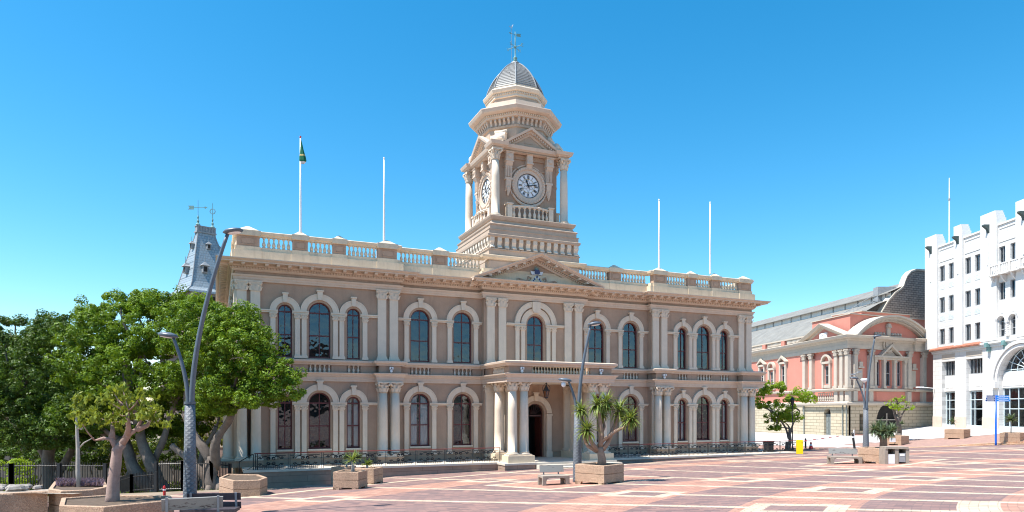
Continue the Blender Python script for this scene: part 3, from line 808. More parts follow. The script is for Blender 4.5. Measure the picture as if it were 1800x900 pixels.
# pediment
EZ=13.885; AP=16.15; HB=(mir(P2)-P2)/2; EX=HB+1.3
slope=math.atan2(AP-EZ,EX)
m=MB(); m.add([(CU-HB-.2,-.08,EZ+.05),(CU+HB+.2,-.08,EZ+.05),(CU,-.08,AP-.35)],[(0,1,2)]); m.add([(CU-EX,.6,EZ),(CU+EX,.6,EZ),(CU,.6,AP)],[(0,1,2)]); m.build('tympanum',TAN,CH)
rk=MB(); L=math.hypot(EX,AP-EZ)
RP=[(.0,-.62),(.25,-.60),(.3,-.45),(.32,-.44),(.32,-.33),(.55,-.32),(.56,-.2),(1.12,-.2),(1.12,-.12),(1.18,-.11),(1.3,0),(1.3,.06),(-.6,.06)]
for s in(-1,1):
    V=[]
    for (o,h) in RP:
        # start at eave
        V.append((CU+s*EX,-o,EZ+h)); V.append((CU,-o,AP+h+.0))
    n=len(RP); rk.add(V,[(2*i,2*i+1,2*i+3,2*i+2) for i in range(n-1)]+[tuple(2*i for i in range(n))])
rk.build('raking_cornice',ENTC,CH)
dn=MB();mo=MB()
for s in(-1,1):
    nD=int(L/.19)
    for i in range(4,nD-1):
        t=i/nD; x=CU+s*EX*(1-t); z=EZ+(AP-EZ)*t; dn.box(x-.055,x+.055,-.42,-.3,z-.45,z-.34)
    nM=int(L/.72)
    for i in range(1,nM):
        t=i/nM; x=CU+s*EX*(1-t); z=EZ+(AP-EZ)*t; mo.box(x-.11,x+.11,-1.05,-.5,z-.33,z-.19)
dn.build('dentils',CREAM,CH); mo.build('modillions',CREAM,CH)
# coat of arms on the tympanum
sh=MB(); y=-.2; cx=CU; cz=14.42; S=.47
def pol(m,pts,y0,y1): m.prism([(cx+a*S,cz+b*S) for a,b in pts],y-y1,y-y0)
Wm,Bm,Rm,Gm=paint('heraldic_white',(.7,.72,.75),.05,4),paint('heraldic_blue',(.06,.08,.17),.1,4),paint('heraldic_brown',(.16,.06,.05),.1,4),PATINA
sh.mat=2; pol(sh,[(-.95,.5),(.95,.5),(.95,-.6),(.5,-1),(0,-1.3),(-.5,-1),(-.95,-.6)],-.05,.05)
sh.mat=0; pol(sh,[(-1.2,1.1),(-.9,1.0),(-.4,1.02),(-.4,.5),(-.95,.45)][:5],.05,.12); pol(sh,[(1.2,1.1),(.9,1.0),(.4,1.02),(.4,.5),(.95,.45)],.05,.12); pol(sh,[(-.4,.75),(.4,.75),(.4,.45),(-.4,.45)],.04,.1)
for s in(-1,1):
    pol(sh,[(s*.02,.35),(s*.2,.2),(s*.95,-.7),(s*.75,-.9),(s*.0,.02)],.05,.13)
sh.mat=1
for s in(-1,1): pol(sh,[(s*.45,-.1),(s*.6,-.3),(s*.45,-.5),(s*.3,-.28)],.13,.17); pol(sh,[(s*.7,-.42),(s*.82,-.55),(s*.7,-.72),(s*.55,-.6)],.13,.17)
pol(sh,[(-.4,1.15),(.4,1.15),(.55,.75),(.3,.55),(-.3,.55),(-.45,.75)],.12,.2); pol(sh,[(-.12,.3),(.12,.3),(.12,-.05),(-.12,-.05)],.13,.18); pol(sh,[(-.5,1.3),(.4,1.3),(.4,1.14),(-.5,1.14)],.1,.2)
sh.mat=3; sh.M=None
for i in range(7):
    a=math.pi*i/6; sh.tube([(cx,y-.1,cz+1.3*S),(cx+.55*S*math.cos(a),y-.1,cz+(1.35+.6*math.sin(a))*S)],.025,5)
sh.build('coat_of_arms',[Wm,Bm,Rm,Gm],CH,label='coloured shield with white, blue and brown fields')
sc2=MB()
for s in(-1,1):
    sc2.tube([(cx+s*.5,y-.08,13.98+.05),(cx+s*.85,y-.1,14.12),(cx+s*.75,y-.12,14.42),(cx+s*.5,y-.12,14.34),(cx+s*.6,y-.1,14.2)],[.09,.12,.1,.07,.05],7)
    sc2.tube([(cx+s*.5,y-.08,14.03),(cx+s*1.1,y-.1,14.06),(cx+s*1.6,y-.1,14.22),(cx+s*1.8,y-.1,14.16)],[.1,.12,.07,.03],7)
sc2.split('scrollwork',TAN,CH)

# ------------------------------------------------------------------ CLOCK TOWER (part of the hall)
TC=Matrix.Translation((CU,4.0,0))
def sq(h):
    h=max(h,.001); return [(-h,-h),(h,-h),(h,h),(-h,h)]
def TB(): m=MB(); m.M=TC.copy(); return m
m=TB(); h=4.0
prof=[]
for z in (13.9,14.75,15.55,16.35):
    prof+=[(h+.02*(16.5-z),z+.0)]
    if z<16: prof+=[(h+.02*(16.5-z),z+.78),(h-.05,z+.79),(h-.05,z+.85)]
prof=[(4.06,13.5),(4.05,14.7),(4.0,14.71),(4.0,14.76),(4.04,14.77),(4.03,15.5),(3.98,15.51),(3.98,15.56),(4.02,15.57),(4.01,16.4),(4.08,16.42),(4.08,16.5),(3.78,16.53),(3.78,17.42)]
m.sweep(sq(0),[(a,z) for a,z in prof],True)
TOW=m.build('clock_tower',STONE,CH)
# note sweep on sq(0) gives offsets directly
m=TB(); prof=[(3.78,17.38),(4.02,17.4),(4.1,17.46),(4.12,17.62),(4.06,17.66),(3.98,17.67),(3.98,17.98),(4.02,18.0),(4.02,18.05),(3.86,18.08),(3.86,18.4),(3.92,18.42),(3.94,18.5),(3.84,18.56),(3.70,18.64),(3.62,18.8),(3.62,18.86),(3.70,18.88),(3.80,19.04),(3.84,19.16),(3.82,19.2),(0,19.22)]
m.sweep(sq(0),prof,True); m.build('tower_moulding',STONE,TOW)
# S brackets
br=MB(); br.prism([(0,17.4),(-.26,17.4),(-.27,17.1),(-.2,16.95),(-.16,16.8),(-.25,16.7),(-.33,16.62),(-.33,16.55),(0,16.54)],-.17,.17,'x')
m=TB()
for k in range(4):
    for i in range(13):
        m.stamp(br,Matrix.Rotation(k*math.pi/2,4,'Z')@T(-3.72+7.44*i/12,-3.78,0))
m.split('bracket',CREAM,TOW,gap=.0)
# clock stage core
CW=2.62
m=TB(); m.box(-CW,CW,-CW,CW,19.2,25.0)
for k in range(4):
    m.M=TC@Matrix.Rotation(k*math.pi/2,4,'Z')
    m.box(-2.35,-2.55,-CW-.06,-CW,19.6,23.9) if 0 else None
m.build('clock_stage',TAN,TOW)
CS=3.08
tcol=column(4.62,.33,.3).mesh('column',CREAM)
c_=MB(); c_.stamp(CAPT,T(0,0,4.6)); tcap=c_.mesh('capital',CREAM)
for sx in(-1,1):
    for sy in(-1,1):
        o=link('column',tcol,TOW,(CU+sx*CS,4+sy*CS,19.22)); link('capital',tcap,CH,(CU+sx*CS,4+sy*CS,19.22))
# entablature with corner breaks
q=[]
for k in range(4):
    a=k*math.pi/2; c,s=round(math.cos(a)),round(math.sin(a))
    for x,y in ((-3.28,-3.28),(-2.55,-3.28),(-2.55,-2.95),(2.55,-2.95),(2.55,-3.28)): q.append((x*c-y*s,x*s+y*c))
m=TB(); m.sweep(q,[(.0,24.68),(.06,24.7),(.06,24.82),(.16,24.84),(.22,24.9),(.34,24.94),(.40,25.12),(.42,25.2),(-.4,25.3)],True)
m.add([(-3.2,-3.2,24.70),(3.2,-3.2,24.7),(3.2,3.2,24.7),(-3.2,3.2,24.7)],[(0,1,2,3)]); m.build('tower_cornice',ENTC,TOW)
m=TB()
for k in range(4):
    m.M=TC@Matrix.Rotation(k*math.pi/2,4,'Z')
    m.box(-2.55,2.55,-2.72,-CW,24.3,24.66)     # frieze
    m.box(-2.3,2.3,-2.70,-CW,23.5,23.6)
m.build('tower_frieze',TAN,TOW)
# consoles, garlands, clock surround, balconette, pediment on each face
NUM=['XII','I','II','III','IIII','V','VI','VII','VIII','IX','X','XI']
DIALW=paint('dial_white',(.78,.79,.82),.04,5,.4,0,20)
for k in range(4):
    MK=TC@Matrix.Rotation(k*math.pi/2,4,'Z')
    if k==2: continue
    for sx in(-1,1):
        m=MB(); m.M=MK@T(sx*1.82,0,0)
        m.box(-.31,.31,-3.1,-CW,24.0,24.72); m.box(-.36,.36,-3.16,-CW,24.6,24.7); m.box(-.36,.36,-3.12,-CW,23.92,24.02)
        m.lathe([(.001,0),(.17,0),(.17,.05),(.12,.05),(.12,.1),(.001,.1)],seg=12) if 0 else None
        m.M=MK@T(sx*1.82,0,0)
        m.prism([(-CW,23.92),(-3.08,23.92),(-3.02,23.75),(-2.9,23.6),(-2.86,23.2),(-2.84,22.7),(-CW,22.6)],-.29,.29,'x')
        for j in range(4): m.box(-.24+.14*j,-.18+.14*j,-2.93,-2.82,22.72,23.6)
        m.box(-.33,.33,-2.92,-CW,22.5,22.66); m.prism([(-CW,22.5),(-2.9,22.5),(-2.85,22.1),(-2.72,21.7),(-CW,21.6)],-.22,.22,'x')
        m.tube([(0,-2.8,21.9),(0,-2.76,21.5),(sx*.02,-2.74,21.2)],[.16,.13,.03],6)
        m.M=MK@T(sx*1.82,-3.1,24.33)@Matrix.Rotation(math.pi/2,4,'X'); m.lathe([(.0,0),(.19,0),(.19,.04),(.13,.04),(.13,.08),(.0,.08)],seg=14)
        m.build('console',ENTC,TOW)
    m=MB(); m.M=MK; m.box(-.25,.25,-3.05,-CW,24.0,24.7); m.box(-.3,.3,-3.1,-CW,23.92,24.02); m.prism([(-CW,23.92),(-3.0,23.92),(-2.8,23.6),(-CW,23.45)],-.24,.24,'x')
    m.M=MK@T(0,-3.05,24.33)@Matrix.Rotation(math.pi/2,4,'X'); m.lathe([(.0,0),(.15,0),(.15,.04),(.0,.04)],seg=14)
    m.build('console',ENTC,TOW)
    CZ=22.25
    m=MB(); m.M=MK; m.ring(0,CZ,1.02,1.3,-CW-.12,-CW,0,2*math.pi,36); m.ring(0,CZ,1.3,1.5,-CW-.2,-CW,0,2*math.pi,36); m.ring(0,CZ,1.62,1.72,-CW-.06,-CW,0,2*math.pi,36)
    for i in range(36):
        a=2*math.pi*i/36; m.box(1.4*math.cos(a)-.05,1.4*math.cos(a)+.05,-CW-.25,-CW-.19,CZ+1.4*math.sin(a)-.05,CZ+1.4*math.sin(a)+.05)
    # garland below
    P=[(1.62*math.sin(a),-CW-.12,CZ-1.62*math.cos(a)-.06) for a in [R(-62+124*i/14) for i in range(15)]]
    m.tube(P,[.05+.08*math.sin(math.pi*i/14)+.02*(i%2) for i in range(15)],7)
    m.build('clock_surround',ENTC,TOW)
    # clock face : dial, numerals, hands
    d=MB(); d.M=MK; d.mat=0
    N=40; V=[(1.02*math.cos(2*math.pi*i/N),-CW-.03,CZ+1.02*math.sin(2*math.pi*i/N)) for i in range(N)]; d.add(V,[tuple(range(N))])
    d.mat=1
    d.ring(0,CZ,.955,1.0,-CW-.05,-CW-.035,0,2*math.pi,40)
    for i in range(60):
        a=2*math.pi*i/60; d.M=MK@T(0,-CW-.04,CZ)@Matrix.Rotation(a,4,'Y'); d.box(-.012,.012,-.012,0,.89,.96)
    for i,nm in enumerate(NUM):
        a=2*math.pi*i/12; d.M=MK@T(0,-CW-.045,CZ)@Matrix.Rotation(a,4,'Y')
        wds={'I':.05,'V':.12,'X':.12}; tot=sum(wds[c]+.0 for c in nm); x=-tot/2
        for c in nm:
            w=wds[c]; xc=x+w/2; z0,z1=.60,.87
            if c=='I': d.box(xc-.016,xc+.016,-.01,0,z0,z1)
            elif c=='V':
                d.prism([(xc-.06,z1),(xc-.025,z1),(xc+.012,z0),(xc-.012,z0)],-.01,0); d.prism([(xc+.035,z1),(xc+.055,z1),(xc+.012,z0),(xc-.005,z0)],-.011,-.001)
            else:
                d.prism([(xc-.06,z1),(xc-.025,z1),(xc+.06,z0),(xc+.025,z0)],-.01,0); d.prism([(xc+.04,z1),(xc+.06,z1),(xc-.04,z0),(xc-.06,z0)],-.011,-.001)
            x+=w
    d.mat=2; d.M=MK; d.ring(0,CZ,.55,.575,-CW-.055,-CW-.035,0,2*math.pi,36)
    d.mat=1
    for i in range(6):
        a=2*math.pi*i/6
        for b in (-1,1):
            a2=a+b*math.pi/6; d.M=MK; 
            p=[(.0+.55*math.sin(a),-CW-.045,CZ+.55*math.cos(a)),(.27*math.sin(a2),-CW-.045,CZ+.27*math.cos(a2)),(0,-CW-.045,CZ)]
            d.tube(p[:2],.009,4); d.tube(p[1:],.007,4)
    cf=d.build('clock_face',[DIALW,BLACK,GOLDP],CH,label='clock face on the front of the tower' if k==0 else None)
    for nm,a,L,w in (('hour_hand',R(360*(11+13/60)/12),.56,.065),('minute_hand',R(360*13/60),.86,.038)):
        hm=MB(); hm.M=MK@T(0,-CW-(.085 if L<.7 else .11),CZ)@Matrix.Rotation(a,4,'Y'); hm.prism([(-.02,-.22),(.02,-.22),(w,0),(w*.6,L*.55),(w*1.5,L*.68),(0,L),(-w*1.5,L*.68),(-w*.6,L*.55),(-w,0)],-.012,.012); hm.build(nm,BLACK,cf)
    # balconette
    m=MB(); m.M=MK
    for sx in(-1,1): 
        m.box(sx*1.85-.2,sx*1.85+.2,-3.2,-2.7,19.2,20.42); m.box(sx*1.85-.27,sx*1.85+.27,-3.27,-2.62,20.42,20.52)
    m.split('balconette_post',CREAM,TOW)
    m=MB(); m.M=MK
    bul=[(-1.68+3.36*i/10,-3.0-.42*math.sin(math.pi*i/10)) for i in range(11)]
    m.sweep(bul,[(-.12,20.2),(.1,20.2),(.14,20.3),(.1,20.36),(-.12,20.36),(-.12,20.2)])
    m.sweep(bul,[(-.12,19.2),(.12,19.2),(.12,19.32),(-.12,19.32)])
    bt=baluster(.88,.14)
    for i in range(8):
        x=-1.47+2.94*i/7; t=(x+1.68)/3.36; m.stamp(bt,T(x,-3.0-.42*math.sin(math.pi*t),19.32))
    m.build('balustrade',CREAM,TOW)
    # pediment
    m=MB(); m.M=MK; hb=2.6; ez=25.2; ap=26.85; y0=-3.35
    for s in(-1,1):
        V=[]
        for o,hh in [(-.4,-.62),(-.12,-.6),(-.1,-.42),(.05,-.4),(.08,-.22),(.3,-.2),(.34,0),(-.9,.02),(-1.6,.02)]:
            V+=[(s*(hb+.05),y0-o+.3,ez+hh),(0,y0-o+.3,ap+hh)]
        m.add(V,[(2*i,2*i+1,2*i+3,2*i+2) for i in range(8)]+[tuple(2*i for i in range(9))])
        for i in range(2,13):
            t=i/14; x=s*hb*(1-t); z=ez+(ap-ez)*t; m.box(x-.06,x+.06,y0+.12,y0+.32,z-.38,z-.24)
    m.build('pediment',ENTC,TOW)
    m=MB(); m.M=MK; m.mat=0; m.add([(-2.3,-2.82,25.1),(2.3,-2.82,25.1),(0,-2.82,26.4)],[(0,1,2)]); m.mat=1; m.prism([(-.42,25.25),(.42,25.25),(.42,25.75),(0,26.1),(-.42,25.75)],-2.84,-2.8)
    m.mat=2; m.prism([(-.42,25.42),(.42,25.42),(.42,25.48),(-.42,25.48)],-2.9,-2.84); m.prism([(-.42,25.62),(.42,25.62),(.42,25.68),(-.42,25.68)],-2.9,-2.84)
    m.build('tympanum',[TAN,DARK,STONE],TOW)
# corner scrolls
for k in range(4):
    m=MB(); m.M=TC@Matrix.Rotation(k*math.pi/2+math.pi/4,4,'Z')
    m.box(-.55,.55,-4.1,-2.9,25.2,25.45)
    pts=[(-2.95,25.4),(-4.0,25.4),(-4.15,25.6),(-4.1,25.85),(-3.85,25.95),(-3.6,26.0),(-3.4,26.35),(-3.1,26.55),(-2.95,26.5)]
    m.prism(pts,-.45,.45,'x')
    m.smooth=True
    m.M=m.M@T(0,-3.85,25.68)@Matrix.Rotation(math.pi/2,4,'Y'); m.lathe([(.0,-.55),(.3,-.55),(.3,.55),(.0,.55)],seg=14)
    m.M=TC@Matrix.Rotation(k*math.pi/2+math.pi/4,4,'Z')@T(0,-3.2,26.45)@Matrix.Rotation(math.pi/2,4,'Y'); m.lathe([(.0,-.5),(.2,-.5),(.15,0),(.2,.5),(.0,.5)],seg=12)
    m.build('scroll',CREAM,TOW)
# octagon
def octs(m,prof): 
    c=math.cos(math.pi/8)
    m.sweep([(0.001*math.cos(a),0.001*math.sin(a)) for a in [math.pi/8+math.pi/4*i for i in range(8)]],[(r*c,z) for r,z in prof],True)
def octsL(m,prof): m.lathe(prof,0,0,8,math.pi/8)
m=TB(); octsL(m,[(3.1,25.1),(3.08,26.85),(3.2,26.9),(3.24,27.05),(3.05,27.08),(3.05,27.72)]); m.build('octagon',STONE,TOW)
m=TB(); octsL(m,[(3.05,27.66),(3.4,27.7),(3.45,27.82),(3.46,27.98),(3.62,28.0),(3.85,28.06),(3.92,28.12),(4.02,28.36),(4.0,28.42),(3.0,28.8),(2.95,29.2),(2.5,29.3)]); m.build('octagon_cornice',ENTC,TOW)
ob=MB(); ob.prism([(0,27.68),(-.24,27.68),(-.25,27.5),(-.12,27.35),(-.1,27.2),(-.16,27.1),(0,27.08)],-.09,.09,'x')
m=TB(); dm=TB()
ap=3.05*math.cos(math.pi/8); side=2*3.05*math.sin(math.pi/8)
for k in range(8):
    RK=Matrix.Rotation(k*math.pi/4,4,'Z')
    for i in range(6): m.stamp(ob,RK@T(-side/2+side*(i+.5)/6,-ap,0))
    dm.M=TC@RK; ap2=3.46*math.cos(math.pi/8); s2=2*3.46*math.sin(math.pi/8)
    for i in range(15): x=-s2/2+s2*(i+.5)/15; dm.box(x-.05,x+.05,-ap2-.08,-ap2+.02,27.85,27.97)
    ap3=2.5*math.cos(math.pi/8); s3=2*2.5*math.sin(math.pi/8)
    for i in range(12): x=-s3/2+s3*(i+.5)/12; dm.box(x-.045,x+.045,-ap3-.09,-ap3+.02,29.93,30.05)
m.split('small_bracket',ENTC,TOW,gap=0.); dm.build('dentils',CREAM,TOW)
m=TB(); octsL(m,[(2.42,29.1),(2.4,29.7),(2.46,29.72)]); m.build('lantern_stage',STONE,TOW)
m=TB(); octsL(m,[(2.44,29.68),(2.52,29.72),(2.5,29.9),(2.5,30.06),(2.62,30.1),(2.7,30.16),(2.78,30.36),(2.76,30.42),(2.45,30.6),(2.42,30.75)]); m.build('lantern_cornice',CREAM,TOW)
# dome with stepped slate courses
dp=[(2.42,30.7),(2.36,30.95),(2.22,31.3),(2.03,31.68),(1.84,32.0),(1.66,32.25),(1.42,32.54),(1.18,32.8),(.9,33.08),(.62,33.3),(.4,33.45),(.3,33.58)]
def dr(z):
    for (a,b),(c,d_) in zip(dp,dp[1:]):
        if z<=d_: return a+(c-a)*(z-b)/(d_-b)
    return .3
m=TB(); pr=[]
nC=17
for i in range(nC):
    z0=30.7+(33.55-30.7)*i/nC; z1=30.7+(33.55-30.7)*(i+1)/nC; pr+=[(dr(z0)+.045,z0),(dr(z1)+.0,z1)]
octsL(m,pr+[(.3,33.6)]); DOME=m.build('dome',brickmat('dome_slates',(.36,.36,.35),(.30,.30,.295),(.09,.09,.09),3.,.168,.03,TH,.5,.5,var=.2),TOW)
m=TB()
for k in range(8):
    a=math.pi/8+k*math.pi/4; P=[((r+.03)*math.cos(a),(r+.03)*math.sin(a),z) for r,z in dp]; m.tube(P,.055,6)
m.lathe([(.45,33.48),(.42,33.58),(.28,33.66),(.16,33.72)],seg=12)
m.build('dome_rib',LEADC,TOW)
m=TB(); m.M=TC@Matrix.Rotation(math.pi/4,4,'Z'); a=math.cos(math.pi/8)
V=[]; 
for z in (31.0,31.6,32.0):
    for x in(-.38,.38): V.append((x,-dr(z)*a-.09,z))
m.add(V,[(0,1,3,2),(2,3,5,4)]); m.build('access_hatch',LEADC,TOW)
# weather vane
m=TB(); m.smooth=True; m.lathe([(.0,33.62),(.16,33.7),(.22,33.8),(.1,33.9),(.2,34.0),(.13,34.12),(.05,34.2),(.045,35.0),(.03,36.3)],seg=10); m.smooth=False
m.lathe([(.02,34.85),(.1,34.95),(.1,35.05),(.02,35.15)],seg=8)
m.M=TC@T(0,0,35.0)@Matrix.Rotation(R(35),4,'Z')
m.tube([(-.62,0,0),(.62,0,0)],.025,6); m.tube([(0,-.62,0),(0,.62,0)],.025,6)
def seg_(m,pts,r=.022): m.tube(pts,r,5)
for (dx,dy,L) in ((.72,0,'N'),(-.72,0,'S'),(0,-.72,'E'),(0,.72,'W')):
    q={'N':[[(-.08,-.13),(-.08,.13),(.08,-.13),(.08,.13)]],'S':[[(.08,.1),(0,.13),(-.08,.07),(.08,-.07),(0,-.13),(-.08,-.1)]],'E':[[(.08,.13),(-.08,.13),(-.08,-.13),(.08,-.13)],[(-.08,0),(.05,0)]],'W':[[(-.1,.13),(-.05,-.13),(0,.06),(.05,-.13),(.1,.13)]]}[L]
    for st in q: seg_(m,[(dx+u*.7,dy+u*-.7,v) for u,v in st])
m.M=TC@T(0,0,36.05)@Matrix.Rotation(R(15),4,'Z'); m.tube([(-.5,0,-.03),(.3,0,.06)],.022,5); m.prism([(-.68,-.03),(-.5,.06),(-.5,-.12)],-.01,.01); m.prism([(.15,-.08),(.62,.02),(.58,.16),(.62,.28),(.15,.16)],-.01,.01)
m.build('weather_vane',PATINA,CH)
m=TB(); m.tube([(-.28,.1,33.55),(-.28,.1,36.85)],.016,5); m.tube([(-.5,.1,36.75),(-.28,.1,36.6),(-.15,.1,36.95)],.024,4); m.build('antenna',LEADC,CH)

# flagpoles on the roof: things of their own
def W(u,y,z):
    c,s=math.cos(TH),math.sin(TH); return (OX+u*c-y*s,OY+u*s+y*c,z)
for i,(u,zt,lab) in enumerate(((4.15,22.95,'white roof flagpole with limp flag, leftmost on the city hall parapet'),(10.05,22.35,'bare white flagpole on the parapet between the clock tower and the pole with the flag'),(34.4,22.3,'bare white flagpole on the right wing parapet, nearer the clock tower'),(40.0,22.75,'bare white flagpole on the right wing parapet, nearer its right end'))):
    p=W(u,.12,16.2); t=thing('flagpole',lab,'flagpole',p,0,'flagpoles on the city hall parapet')
    m=MB(); m.smooth=True; m.lathe([(.10,0),(.085,.1),(.07,2.5),(.045,zt-16.3)],seg=10); m.build('pole',WHITEP,t)
    m=MB(); m.lathe([(.02,zt-16.3),(.07,zt-16.26),(.05,zt-16.16),(.0,zt-16.14)],seg=8); m.build('finial',WHITEP if i else REDP,t)
    if i==0:
        m=MB(); m.smooth=True
        L=[(zt-16.45,.03,0),(zt-16.75,.07,0),(zt-17.1,.11,0),(zt-17.45,.17,1),(zt-17.52,.19,1),(zt-17.56,.2,3),(zt-17.85,.23,3),(zt-17.95,.2,4),(zt-18.1,.08,5)]
        for j in range(len(L)-1):
            z0,r0,c=L[j]; z1,r1,_=L[j+1]
            V=[];n=16
            for z,r in((z0,r0),(z1,r1)):
                for q in range(n):
                    a=2*math.pi*q/n; rr=r*(1+.22*math.sin(5*a)); V.append((.16*(1-(z-(zt-18.35))/1.9)+.03+rr*math.cos(a),rr*.6*math.sin(a),z))
            m.mat={0:3,1:1,2:0,3:3,4:4,5:2}[c]; m.add(V,[(q,(q+1)%n,n+(q+1)%n,n+q) for q in range(n)])
        m.build('flag',[BLACK,GOLDP,paint('flag_blue',(.02,.05,.2),.1,4),paint('flag_green',(.0,.12,.06),.1,4),paint('flag_white',(.6,.6,.62),.1,4)],t)

# CCTV cameras
def cctv(p,lab,rot=0):
    t=thing('security_camera',lab,'camera',p,rot,'small white security cameras on the city hall'); m=MB(); m.box(-.03,.03,-.03,.2,-.05,.05); m.box(-.13,.13,-.22,.0,.02,.2); m.smooth=True; m.lathe([(.0,-.22),(.09,-.18),(.11,-.1),(.09,-.02),(.0,.0)],0,-.1,10); m.build('housing',WHITEP,t)
    m=MB(); m.M=T(0,-.22,.11)@Matrix.Rotation(math.pi/2,4,'X'); m.lathe([(.05,0),(.05,.02)],seg=10); m.build('lens',BLACK,t)
for u,y,lab in ((10.35,-.78,'white security camera on the storey band above the column pair left of the portico'),(19.0,-4.6,'white security camera on the portico parapet, left end'),(mir(19.0),-4.6,'white security camera on the portico parapet, right end'),(mir(10.35),-.78,'white security camera on the storey band above the column pair right of the portico')):
    cctv(W(u,y,6.72),lab,TH)
# lantern under portico
lp=W(21.25,-4.1,0)
t=thing('hanging_lantern','dark wrought iron lantern hanging beneath the portico ceiling above the entrance','lantern',(lp[0],lp[1],4.75),TH)
m=MB()
for k in range(6):
    a=k*math.pi/3; m.tube([(.15*math.cos(a),.15*math.sin(a),0),(.26*math.cos(a),.26*math.sin(a),.5)],.02,4)
m.lathe([(.3,.5),(.22,.58),(.1,.8),(.05,.95),(.03,1.1)],seg=6); m.lathe([(.05,-.08),(.16,-.02),(.16,.02)],seg=6); m.lathe([(.29,.47),(.31,.5)],seg=6)
m.build('lantern_frame',BLACK,t)
m=MB(); m.lathe([(.13,.02),(.24,.48)],seg=6); m.build('lantern_glass',glassmat('lantern_glass_amber',(.8,.6,.4),.9),t)
m=MB(); m.tube([(-.0,0,1.1),(-.32,0,.75),(-.28,0,.45)],.018,5); m.tube([(0,0,1.1),(.32,0,.75),(.28,0,.45)],.018,5); m.tube([(0,0,.95),(0,0,1.2)],.02,5); m.build('hanger',BLACK,t)

# ------------------------------------------------------------------ terrace, steps
def CM(): m=MB(); m.M=Matrix.Translation((OX,OY,0))@Matrix.Rotation(TH,4,'Z'); return m
TE=3.55
m=CM(); xs_=lin(.4,46.6,1)
m.box(.4,P2-.05,-TE,.1,-3.0,-.14); m.box(mir(P2)+.05,47.2,-TE,.3,-3.0,-.14); m.box(P2-.05,mir(P2)+.05,-TE,.3,-3.0,-.14); m.box(P2-.35,19.95,-4.98,-TE,-3.0,-.14)
m.build('terrace',TERW,kind='structure')
m=CM(); m.box(.3,P2-.02,-TE-.09,.2,-.14,0.0); m.box(mir(P2)+.02,47.3,-TE-.09,.3,-.14,0); m.box(P2-.4,20.0,-5.05,-TE-.09,-.14,0.0); m.box(P2-.02,mir(P2)+.02,-TE-.09,.3,-.14,0.0); m.box(20.0,mir(P2)+.1,-5.05,-TE-.09,-.14,0); m.box(WU+.1,47.3,.3,3,-.14,0)
m.build('terrace_paving',TERT,kind='structure')
m=CM(); m.box(20.0,mir(P2)+.3,-5.5,-TE-.1,-1.5,-.155); m.box(20.0,mir(P2)+.5,-6.0,-5.5,-1.6,-.30); m.build('entrance_steps',TERT,kind='structure')
# railings : panels with scrollwork
RAILM=None
def railpanel(L):
    m=MB(); H_=.98
    for z in (.13,.2,.88): m.tube([(0,0,z),(L,0,z)],.024,5)
    n=int(L/.13)
    for i in range(1,n): m.tube([(L*i/n,0,.03),(L*i/n,0,.2)],.015,4)
    def spiral(cx,cz,r,dirx,dirz,turn=1.6):
        P=[]
        for i in range(15):
            t=i/14; a=t*turn*2*math.pi; rr=r*(1-.8*t); P.append((cx+dirx*rr*math.cos(a),0,cz+dirz*rr*math.sin(a)))
        return P
    c=L/2
    for sx in(-1,1):
        for sz in(-1,1):
            m.tube(spiral(c+sx*.16,.54+sz*.15,.13,-sx,sz),.026,4)
            m.tube([(c+sx*.04,0,.54+sz*.15),(c+sx*.3,0,.54+sz*.3),(c+sx*.5,0,.54+sz*.27),(c+sx*.62,0,.54+sz*.12)],.026,4)
            m.tube(spiral(c+sx*.68,.54+sz*.22,.08,sx,-sz,1.2),.024,4)
    m.lathe([(.05,0),(.05,.01)],seg=8) if 0 else None
    m.ring(c,.84,.045,.06,-.01,.01,0,2*math.pi,10)
    return m
PN=railpanel(1.85).mesh('scroll_panel',BLACK,False)
PM=MB()
for dx in(-.06,.06): PM.tube([(dx,0,-.02),(dx,0,1.0)],.02,5)
POSTM=PM.mesh('post',BLACK)
def railing(name,lab,u0,u1,y,grp,ends=True):
    p=W(u0,y,0); t=thing(name,lab,'railing',p,TH,grp); n=int(round((u1-u0)/2.02)); st=(u1-u0)/n
    for i in range(n):
        link('scroll_panel',PN,t,(i*st+.08,0,0)); 
    for i in range(n+1): link('post',POSTM,t,(i*st,0,0))
    m=MB(); m.tube([(0,0,1.04),(u1-u0,0,1.04)],.032,8); m.build('handrail',RAILRED,t)
    return t
railing('terrace_railing','scrolled black iron railing with red handrail on the terrace, left of the portico',.95,P2-.05,-3.35,'terrace railings of the city hall')
railing('terrace_railing','scrolled black iron railing with red handrail on the terrace, right of the portico',mir(P2)+.2,46.9,-3.35,'terrace railings of the city hall')
# stair rail at the left corner
t=thing('stair_railing','short plain black railing by the side steps at the left corner of the terrace','railing',W(.9,-3.3,0),TH)
m=MB()
for dx in (0,.12,.24): m.tube([(dx,0,-1.2),(dx,0,1.0)],.03,6)
m.tube([(-.05,0,1.0),(-.8,1.2,.45)],.03,6); m.tube([(-.8,1.2,-1.2),(-.8,1.2,.45)],.03,6); m.tube([(-.05,0,.2),(-.8,1.2,-.35)],.02,6); m.build('rail',BLACK,t)
